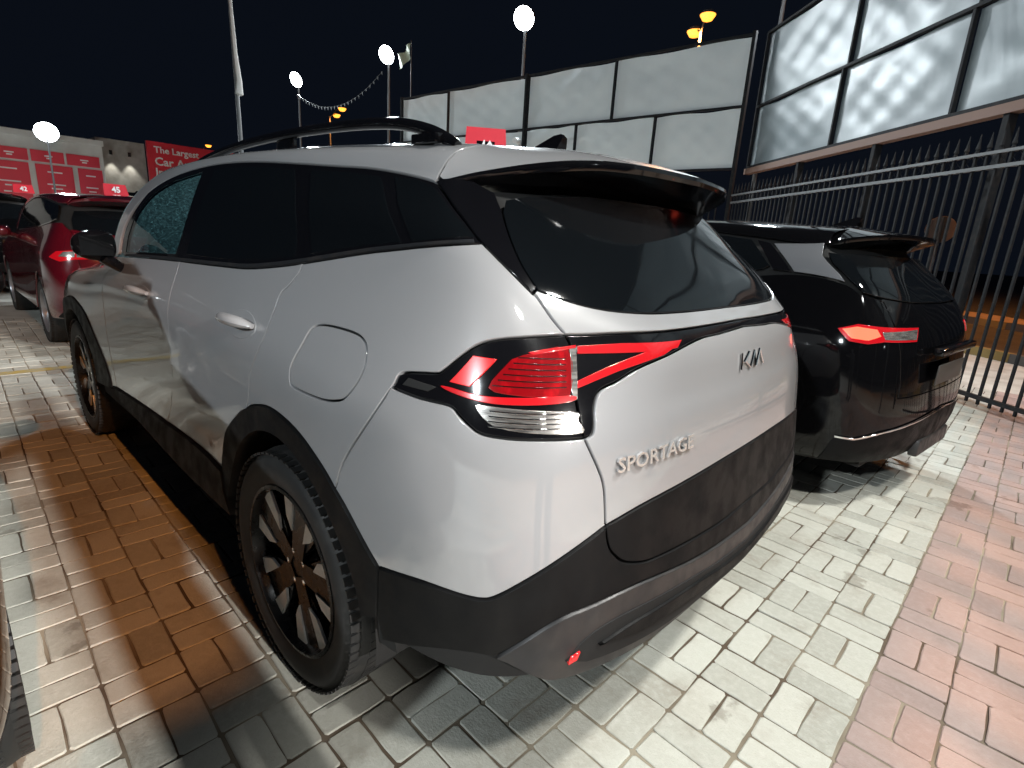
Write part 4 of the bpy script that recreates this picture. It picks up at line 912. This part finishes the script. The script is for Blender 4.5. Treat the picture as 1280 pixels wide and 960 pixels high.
for t, nm in enumerate(('paver', 'paver_red')):
    o = meshobj('brick_field', SV[t], SF[t], MT[nm], pv, False); o['kind'] = 'stuff'
    at = o.data.attributes.new('tone', 'FLOAT', 'FACE'); at.data.foreach_set('value', ST[t])
# ------------------------------------------------------------------ boundary fences
FA = R(-43); FD = Vector((math.cos(FA), math.sin(FA), 0)); FP = Vector((-1.46, -5.44, 0)); FN = Vector((FD.y, -FD.x, 0))   # FN points away from the yard
BA = Vector((3.15, -9.74, 0)); BD = Vector((1, .035, 0)).normalized()
def frame_box(mb, P0, D, s0, s1, z0, z1, d0, d1):
    N = Vector((D.y, -D.x, 0)); V = []
    for z in (z0, z1):
        for s, d in ((s0, d0), (s1, d0), (s1, d1), (s0, d1)):
            p = P0 + D * s + N * d; V.append((p.x, p.y, z))
    mb.add(V, [(0, 1, 2, 3), (7, 6, 5, 4), (0, 4, 5, 1), (1, 5, 6, 2), (2, 6, 7, 3), (3, 7, 4, 0)])
def bar_mesh(h, finial=True):
    r_ = .011; mb = MB().box((-r_, -r_, .05), (r_, r_, h))
    if finial:
        mb.lathe([(.012, 0), (.022, .012), (.014, .03), (.024, .05), (.016, .085), (.003, .19)], 6, axis='Z', at=(0, 0, h))
    o = mb.build('bar', MT['steel_dark'], None, smooth=False); me = o.data; bpy.data.objects.remove(o); return me
BARM = bar_mesh(2.50)
def iron_fence(P0, D, s0, s1, label, step=.128, posts=True):
    e = empty('iron_fence', P0[:], 0, label, 'fence')
    a = math.atan2(D.y, D.x); n_ = int((s1 - s0) / step)
    for i in range(n_ + 1):
        o = bpy.data.objects.new('bar', BARM); col.objects.link(o); o.parent = e; o.location = D * (s0 + i * step); o.rotation_euler = (0, 0, a)
    for z0, z1 in ((2.475, 2.505), (2.335, 2.37), (.10, .14)):
        mb = MB(); frame_box(mb, Vector((0, 0, 0)), D, s0 - .1, s1, z0, z1, -.024, .024); mb.build('rail', MT['steel_grey'] if z0 > 1 else MT['steel_dark'], e, smooth=False)
    mb = MB()
    s = s0
    while s < s1 - .1:   # crossed wires between the two upper rails
        for a_, b_ in (((s, 2.37), (s + .1, 2.475)), ((s, 2.475), (s + .1, 2.37))):
            p, q = D * a_[0] + Vector((0, 0, a_[1])), D * b_[0] + Vector((0, 0, b_[1])); mb.tube([p, q], .003, 4, caps=False)
        s += .1
    o = mb.build('wire_band', MT['steel_dark'], e); o['kind'] = 'stuff'
    for s in np.arange(s0 + .4, s1, 2.4) if posts else ():
        mb = MB(); frame_box(mb, Vector((0, 0, 0)), D, s - .03, s + .03, -.04, 2.62, -.03, .03); mb.build('post', MT['steel_dark'], e, smooth=False)
    return e
iron_fence(FP, FD, -2.6, 6.2, 'black iron fence with pointed finials behind the black crossover, right of the yard', posts=False)
iron_fence(BA + Vector((0, .12, 0)), BD, .2, 9.5, 'black iron fence below the white sheet wall at the back of the yard')
def sheet_mat(ca, cb):
    m = mat('sheet', ca, .42, noise=(cb, 1.6, .4, .7), bump=None, ); n = m.node_tree.nodes; L = m.node_tree.links
    g = n.new('ShaderNodeNewGeometry'); t = n.new('ShaderNodeTexNoise'); t.inputs['Scale'].default_value = 1.3; t.inputs['Detail'].default_value = 3; t.inputs['Distortion'].default_value = .8; mp = n.new('ShaderNodeMapping'); mp.inputs['Scale'].default_value = (1, 1, .45); mp.inputs['Rotation'].default_value = (.4, .3, 0); L.new(g.outputs['Position'], mp.inputs[0]); L.new(mp.outputs[0], t.inputs['Vector'])
    b = n.new('ShaderNodeBump'); b.inputs['Strength'].default_value = .2; b.inputs['Distance'].default_value = .05; L.new(t.outputs['Fac'], b.inputs['Height']); L.new(b.outputs[0], n['Principled BSDF'].inputs['Normal']); return m
MT['sheet'] = sheet_mat((.155, .19, .205), (.135, .165, .18)); MT['sheet_brightened'] = sheet_mat((.66, .70, .71), (.60, .64, .655))  # own tint differs slightly; right darkened, back lightened to offset the lamp light
def sheet(P0, D, s0, s1, z0, z1, parent, d=.02, amp=.03, seed=0, mt='sheet'):
    N = Vector((D.y, -D.x, 0)); nx, nz = 22, 14; V = []; F = []; r_ = random.Random(seed); ph = [r_.uniform(0, 6) for _ in range(8)]
    for j in range(nz + 1):
        for i in range(nx + 1):
            a, b = i / nx, j / nz; ed = min(1, 6 * min(a, 1 - a, b, 1 - b))
            bul = amp * ed * (math.sin(a * 5 + ph[0] + b * 2) * .5 + math.sin(b * 6 + ph[1] - a * 3) * .35 + .3 * math.sin(a * 17 + b * 11 + ph[2]) + .2 * math.sin(26 * a - 19 * b + ph[3]))
            sag = (.05 * math.sin(a * 9 + ph[4]) * (1 if b > .93 else 0) * .6)
            p = P0 + D * (s0 + (s1 - s0) * a) + N * (d + bul); V.append((p.x, p.y, z0 + (z1 - z0) * b + sag * .5))
    for j in range(nz):
        for i in range(nx): k = j * (nx + 1) + i; F.append((k, k + 1, k + nx + 2, k + nx + 1))
    return meshobj('sheet', V, F, MT[mt], parent, True)
def sheet_wall(P0, D, s_list_top, s_list_low, zb, zm, zt, label, seed, dback=.0, posts=(), mt='sheet', post_top=None):
    e = empty('sheet_wall', P0[:], 0, label, 'wall'); O = Vector((0, 0, 0)); k = seed
    for lst, z0, z1 in ((s_list_top, zm, zt), (s_list_low, zb, zm)):
        for a, b in zip(lst[:-1], lst[1:]):
            sheet(O, D, a + .03, b - .03, z0 + .03, z1 - .03, e, dback + .03, seed=k, mt=mt); k += 1
        for a in lst:
            mb = MB(); frame_box(mb, O, D, a - .018, a + .018, z0, z1, dback - .03, dback + .02); mb.build('frame_post', MT['steel_dark'], e, smooth=False)
    lo, hi = min(s_list_top[0], s_list_low[0]), max(s_list_top[-1], s_list_low[-1])
    for z in (zb, zm, zt):
        mb = MB(); frame_box(mb, O, D, lo, hi, z - .02, z + .02, dback - .035, dback + .022); mb.build('frame_rail', MT['steel_dark'], e, smooth=False)
    for s in posts:
        mb = MB(); frame_box(mb, O, D, s - .032, s + .032, -.04, post_top or zt + .05, dback - .05, dback + .05); mb.build('post', MT['steel_dark'], e, smooth=False)
    return e
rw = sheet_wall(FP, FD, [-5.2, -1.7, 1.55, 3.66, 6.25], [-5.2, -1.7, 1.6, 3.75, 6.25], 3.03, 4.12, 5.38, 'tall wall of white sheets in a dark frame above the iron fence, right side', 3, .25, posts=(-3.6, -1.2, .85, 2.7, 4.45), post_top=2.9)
mb = MB(); frame_box(mb, Vector((0, 0, 0)), FD, -5.2, 6.25, 2.90, 3.0, .18, .30); mb.build('timber_rail', mat('timber', (.16, .09, .065), .7), rw, smooth=False)
bw = sheet_wall(BA, BD, [0, 2.95, 5.45, 8.4, 10.5], [0, 1.85, 3.9, 5.45, 7.4, 10.5], 3.0, 4.13, 5.36, 'white sheet wall along the back of the yard under the floodlights', 40, 0, posts=(.0, 5.5, 10.5), mt='sheet_brightened')
# ------------------------------------------------------------------ floodlight masts
def flood(loc, face, label, watts, head=.27, z0=-.04, aim=None, mast=True, colr=WHITE, base_z=0, cone=150, blend=.6):
    x, y, z = loc; e = empty('floodlight', (x, y, z0), 0, label, 'floodlight', 'white floodlights around the yard')
    f = Vector((face[0], face[1], -.55)).normalized(); h = z - z0
    if mast: MB().tube([(0, 0, base_z), (0, 0, h + .1)], [.045, .035], 10).build('mast', MT['steel_grey'], e)
    q = f.to_track_quat('Z', 'Y').to_matrix().to_4x4(); q.translation = Vector((f.x * .12, f.y * .12, h))
    body = MB().lathe([(0, -.10), (head * .55, -.10), (head * 1.06, -.02), (head * 1.06, .03), (head, .03)], 28, axis='Z'); body.V = [tuple(q @ Vector(v)) for v in body.V]; body.build('housing', MT['steel_dark'], e)
    disc = MB().lathe([(0, .02), (head * .6, .02), (head, .02)], 28, axis='Z'); disc.V = [tuple(q @ Vector(v)) for v in disc.V]; disc.build('lens', MT['flood_glow'], e)
    yk = MB().tube([(0, 0, h - .02), (f.x * .05, f.y * .05, h)], .02, 8); yk.build('bracket', MT['steel_dark'], e)
    if watts:
        p = Vector((x, y, z)) + f * .2; lamp_light('floodlight_beam', p, aim if aim else p + f, watts, colr, .22, cone, e, blend)
    return e
BK = 1.0
flood((2.95, -10.35, 6.7), (-.1, 1), 'floodlight on the mast at the corner of the two sheet walls', 3600 * BK)
flood((9.15, -9.9, 6.8), (-.35, 1), 'biggest looking white floodlight, on the mast above the back sheet wall', 3600 * BK)
flood((14.9, -9.75, 6.85), (-.35, 1), 'second floodlight from the right above the back wall, beside the hanging flag', 3000 * BK)
flood((20.6, -9.55, 6.85), (-.35, 1), 'smallest of the three mast floodlights, above the twin orange street lamp', 2600 * BK)
flood((-3.5, -1.7, 6.7), (.6, .5), 'floodlight on a mast behind the camera, above the row of cars', 1900 * BK, aim=(-1, -.3, 0), colr=(1, .985, .93))
flood((-4.6, 1.7, 6.9), (.4, -.3), 'narrow floodlight above the aisle behind the camera', 1750 * BK, aim=(-1.8, -.4, 0), cone=33, blend=.5, mast=False, colr=(1, .985, .93))
flood((-18.5, 1.3, 6.6), (1, -.02), 'floodlight far behind the camera that throws the long shadow', 22000 * BK, colr=(1, .965, .92), aim=(1.8, 2.35, .2), cone=10.5, blend=.3)
flood((-2.2, 13.5, 6.7), (.2, -1), 'floodlight on a mast left of the camera', 4600 * BK, aim=(3, -3, 1), cone=120)
flood((30.6, -3.1, 4.66), (-1, .15), 'large glaring floodlight in front of the white shop building', 5200 * BK, head=.42)
# ------------------------------------------------------------------ sodium street lamps beyond the fences
def street_lamp(loc, arms, label, watts=0, aim=None, z0=-.045):
    x, y, z = loc; e = empty('street_lamp', (x, y, z0), 0, label, 'street lamp', 'orange street lamps outside the yard'); h = z - z0
    MB().tube([(0, 0, 0), (0, 0, h * .5), (0, 0, h)], [.09, .07, .05], 10).build('pole', MT['steel_grey'], e)
    for (dx, dy, dz) in arms:
        MB().tube([(0, 0, h - .1), (dx * .5, dy * .5, h + dz * .7), (dx, dy, h + dz)], .03, 8).build('arm', MT['steel_grey'], e)
        g = MB().lathe([(0, .14), (.2, .12), (.3, 0)], 16, axis='Z', at=(dx, dy, h + dz)); g.build('hood', MT['steel_grey'], e)
        b = MB().lathe([(0, -.22), (.18, -.18), (.28, -.03), (.28, .0)], 16, axis='Z', at=(dx, dy, h + dz)); b.build('bulb', MT['sodium_glow'], e)
    if watts: 
        p = Vector((x + arms[0][0], y + arms[0][1], z + arms[0][2] - .35)); lamp_light('street_lamp_beam', p, aim if aim else p - Vector((0, 0, 1)), watts, SODIUM, .18 if watts != 2100 else .05, 165, e)
    return e
street_lamp((9.35, -19.9, 9.5), [(-.33, .25, .35), (.4, -.3, .1)], 'twin orange street lamp above the back sheet wall, near the wall corner', 5200)
street_lamp((38, -20.6, 9.4), [(-.9, -.5, .5), (.6, -.9, .3)], 'twin orange street lamp far off, below the smallest mast floodlight', 1500)
street_lamp((62, -20.0, 8.6), [(-.5, -.3, .25)], 'single orange street lamp far off, left of the flag pole', 0)
street_lamp((-2.5, -17.5, 8.5), [(0, .4, .2)], 'orange street lamp beside the road outside the right fence', 1300)
street_lamp((-8.0, 2.2, 6.7), [(.15, 0, .1)], 'orange street lamp behind the camera', 2100, aim=(-.5, .2, 0))
# added frame behind the camera: bars stripe the orange light, boards block it
bf = empty('added_light_screen', (-5.0, 0, 0), 0, 'unseen overhead frame of boards and hanging bars, added behind the camera to stripe and block the orange light', 'added_light_screen')
b0 = None
for i in range(40):
    if b0 is None: o = b0 = MB().box((-.012, -.035, 3.08), (.012, .035, 3.64)).build('bar', MT['steel_dark'], bf, smooth=False)
    else: o = bpy.data.objects.new('bar', b0.data); col.objects.link(o); o.parent = bf
    o.location = (0, -3.2 + i * .2, 0)
MB().box((-.03, 1.765, 3.62), (.03, 5.6, 4.12)).build('board', MT['steel_dark'], bf, smooth=False)
MB().box((-.03, -3.6, 3.62), (.03, 1.762, 6.25)).build('board', MT['steel_dark'], bf, smooth=False)
MB().box((-.02, -3.6, 3.03), (.02, 5.6, 3.08)).build('rail', MT['steel_dark'], bf, smooth=False)
for y in (-3.6, 5.6): MB().box((-.05, y - .05, -.04), (.05, y + .05, 4.12)).build('post', MT['steel_dark'], bf, smooth=False)
# ------------------------------------------------------------------ shop building with red panels
sh = empty('shop_building', (33, -3.5, 0), 0, 'white single storey shop with red poster panels behind the red SUV', 'building')
MB().box((0, -2.0, -.04), (10, 12, 4.72)).build('wall', MT['wall_white'], sh, smooth=False)
MB().box((-.15, -2.05, 4.62), (10, 12.1, 4.86)).build('parapet', MT['wall_white'], sh, smooth=False)
def redpanel(y0, y1, z0, z1, marks):
    p = MB().box((-.05, y0 + 3.5, z0), (-.002, y1 + 3.5, z1)).build('poster', mat('poster_red', (.62, .03, .06), .4), sh, smooth=False)
    for (a, b, t) in marks:
        w_ = (y1 - y0); MB().box((-.056, y0 + 3.5 + w_ * a, z0 + (z1 - z0) * t - .03), (-.0505, y0 + 3.5 + w_ * b, z0 + (z1 - z0) * t + .03)).build('print_line', MT['sign_white'], p, smooth=False)
for (y0, y1) in ((-5.32, -4.05), (-3.95, -2.75), (-2.65, -1.3), (-1.2, .3)): redpanel(y0, y1, 3.58, 4.08, [(.35, .6, .55), (.4, .55, .35)])
for (y0, y1) in ((-5.38, -4.42), (-4.22, -2.85), (-2.62, -1.2), (-1.0, .4)): redpanel(y0, y1, 1.2, 3.48, [(.3, .7, .86), (.25, .75, .62), (.35, .65, .54), (.3, .7, .42)])
# lit recess and the big sign
rc2 = empty('entrance_block', (33.4, -6.4, 0), 0, 'pale entrance block with two downlights between the shop and the big red sign', 'building')
MB().box((.3, -1.1, -.04), (6, 1.0, 5.1)).build('wall', MT['concrete'], rc2, smooth=False)
for y in (-.35, .45):
    MB().tube([(.1, y, 4.35), (.1, y, 4.55)], .07, 10).build('downlight', MT['steel_dark'], rc2); lamp_light('downlight_beam', (33.43, -6.4 + y, 4.3), (33.6, -6.4 + y, 0), 90, (1, .97, .85), .05, 70, rc2)
MB().box((.24, -.8, -.04), (.3, .7, 2.6)).build('door', MT['dark_glass'], rc2, smooth=False)
bs = empty('billboard', (32.8, -9.4, 0), 0, 'large red sign about a car auction left of the white SUV roof', 'sign')
MB().box((0, -2.4, 2.2), (.2, 2.02, 5.2)).build('board', MT['sign_red'], bs, smooth=False)
for y in (-2.0, 1.6): MB().box((.05, y - .06, -.04), (.17, y + .06, 2.2)).build('leg', MT['steel_dark'], bs, smooth=False)
for i, s in enumerate(('The Largest', 'Car Auction', 'In the')):
    text_on('lettering', s, MT['sign_white'], bs, (-.02, 1.72, 4.56 - i * .52), (0, -1, 0), (0, 0, 1), height=.42 if i != 2 else .40, extrude=.01, bold=.02)
# gate frame beyond the sign
gt = MB().tube([(0, 0, 0), (0, 0, 5.6), (.0, -.25, 5.75), (0, -.5, 5.6), (0, -.5, 0)], .05, 8); g_ = gt.build('arch_frame', MT['steel_grey'], None); g_.location = (40, -12.4, 0); tag(g_, 'grey tubular arch frame behind the red sign, under the single orange lamp', 'frame')
# flag pole with furled flag, and the small flag by the floodlight
fpo = empty('flag_pole', (14, -4.62, -.04), 0, 'tall pole with a furled pale flag behind the white SUV roof', 'flag pole')
MB().tube([(0, 0, 0), (-.0, .02, 4), (-.04, .12, 9.5)], [.06, .05, .035], 10).build('pole', MT['steel_grey'], fpo)
MB().tube([(-.02, .07, 7.4), (-.05, .06, 6.4), (-.04, .02, 5.4), (-.06, -.02, 4.85), (-.05, .0, 4.55), (-.05, .02, 4.5)], [.025, .04, .05, .07, .10, .02], 10, flat=.6).build('furled_flag', mat('flag_grey', (.34, .34, .33), .8), fpo)
fl = empty('flag', (13.3, -9.42, 6.3), 0, 'small hanging flag beside the second floodlight', 'flag')
V = []; F = []
for i in range(9):
    for j in range(6): V.append((i * .075, .05 * math.sin(i * 1.1 + j * .6), .55 - j * .08 - i * .03 + .03 * math.sin(i)))
for i in range(8):
    for j in range(5): k = i * 6 + j; F.append((k, k + 6, k + 7, k + 1))
meshobj('cloth', V, F, mat('flag_cloth', (.35, .4, .3), .8), fl, True)
MB().tube([(-.02, 0, -.9), (-.02, 0, .62)], .012, 6).build('staff', MT['steel_grey'], fl)
# bunting wire between masts, camera on the wall post
cw = MB()
for i in range(26):
    t = i / 25; x = 14.6 + 5.6 * t; z = 6.25 - .7 * 4 * t * (1 - t); cw.add([(x, -9.3, z), (x + .08, -9.3, z), (x + .04, -9.32, z - .10)], [(0, 1, 2)])
cw.tube([(14.6 + 5.6 * t, -9.3, 6.25 - .7 * 4 * t * (1 - t)) for t in np.linspace(0, 1, 14)], .006, 5)
o = cw.build('bunting', MT['steel_grey'], None); tag(o, 'string of small pale pennants hanging between two floodlight masts', 'bunting')
cc = empty('security_camera', (8.72, -9.46, 3.85), 0, 'white security camera on the wall post below the biggest floodlight', 'camera')
MB().tube([(0, .02, 0), (-.08, .26, -.04)], .07, 12).build('body', MT['sign_white'], cc); MB().box((-.03, -.03, -.22), (.03, .05, -.05), bev=.01).build('junction_box', MT['sign_white'], cc)
# ------------------------------------------------------------------ road outside the right fence
NRM = FN
def strip(name, d0, d1, z, m, kind='structure', s0=-30, s1=40):
    V = [];
    for s, d in ((s0, d0), (s1, d0), (s1, d1), (s0, d1)):
        p = FP + FD * s + FN * d; V.append((p.x, p.y, z))
    return tag(meshobj(name, V, [(0, 1, 2, 3)], m, None, False), kind=kind)
strip('sidewalk', .25, 3.2, -.012, MT['concrete'])
strip('road', 3.35, 14, -.03, MT['asphalt'])
kerb = MB()
kb = tag(empty('kerb', FP[:], 0), kind='structure')
ky, kd = mat('kerb_yellow', (.22, .145, .04), .7), mat('kerb_dark', (.06, .055, .05), .7)
for dd in (3.2, 8.2):
    for i in range(26):
        mb = MB(); frame_box(mb, Vector((0, 0, 0)), FD, -6 + i * .8, -6 + i * .8 + .79, -.04, .14, dd, dd + .15); mb.build('kerb_block', ky if i % 2 else kd, kb, smooth=False)
strip('median', 8.35, 10.4, .10, mat('sand', (.33, .24, .17), .9, noise=((.25, .18, .13), 3, .4, .7)))
rs = empty('round_sign', (.0, -13.6, -.045), R(10), 'round road sign seen from behind through the fence bars', 'road sign')
MB().tube([(0, 0, 0), (0, 0, 2.45)], .03, 8).build('post', MT['steel_grey'], rs)
MB().lathe([(0, -.012), (.27, -.012), (.28, 0), (.27, .012), (0, .012)], 28, at=(0, -.05, 2.2)).build('disc', mat('sign_back', (.16, .12, .10), .6), rs)
# ------------------------------------------------------------------ the photographer, standing behind the lens
me = bpy.data.meshes.new('person'); B = Vector((-1.86, 1.14, 0))
J = {'pel': (0, 0, .95, .12), 'sp': (0, 0, 1.15, .12), 'ch': (.0, 0, 1.36, .125), 'nk': (.01, 0, 1.50, .065), 'hd': (.03, 0, 1.62, .10), 'tp': (.02, 0, 1.72, .07),
     'hl': (.06, .06, .90, .085), 'kl': (.08, .07, .50, .065), 'al': (.06, .07, .09, .05), 'fl': (.20, .03, .04, .04), 'hr': (-.06, -.06, .90, .085), 'kr': (-.06, -.07, .50, .065), 'ar': (-.08, -.07, .09, .05), 'fr': (.06, -.11, .04, .04),
     'sl': (.08, .12, 1.42, .065), 'el': (.06, .36, 1.28, .05), 'wl': (.28, .42, 1.30, .035), 'gl': (.36, .42, 1.32, .035), 'sr': (-.08, -.12, 1.42, .065), 'er': (-.08, -.16, 1.14, .05), 'wr': (.08, -.15, .95, .035), 'gr': (.13, -.13, .88, .035)}
E_ = [('pel', 'sp'), ('sp', 'ch'), ('ch', 'nk'), ('nk', 'hd'), ('hd', 'tp'), ('pel', 'hl'), ('hl', 'kl'), ('kl', 'al'), ('al', 'fl'), ('pel', 'hr'), ('hr', 'kr'), ('kr', 'ar'), ('ar', 'fr'), ('ch', 'sl'), ('sl', 'el'), ('el', 'wl'), ('wl', 'gl'), ('ch', 'sr'), ('sr', 'er'), ('er', 'wr'), ('wr', 'gr')]
ks = list(J); me.from_pydata([(Vector(J[k][:3]) + B)[:] for k in ks], [(ks.index(a), ks.index(b)) for a, b in E_], [])
po = bpy.data.objects.new('person', me); col.objects.link(po)
sk = po.modifiers.new('skin', 'SKIN'); ss = po.modifiers.new('sub', 'SUBSURF'); ss.levels = 2; ss.render_levels = 2
for i, k in enumerate(ks): me.skin_vertices[0].data[i].radius = (J[k][3], J[k][3]); me.skin_vertices[0].data[i].use_root = (k == 'pel')
dg = bpy.context.evaluated_depsgraph_get(); m2 = bpy.data.meshes.new_from_object(po.evaluated_get(dg)); po.modifiers.clear(); po.data = m2
m2.materials.clear(); m2.materials.append(mat('dark_clothes', (.03, .03, .035), .85))
m2.polygons.foreach_set('use_smooth', [True] * len(m2.polygons))
tag(po, 'person in dark clothes behind the camera whose long shadow lies left of the white SUV', 'person')
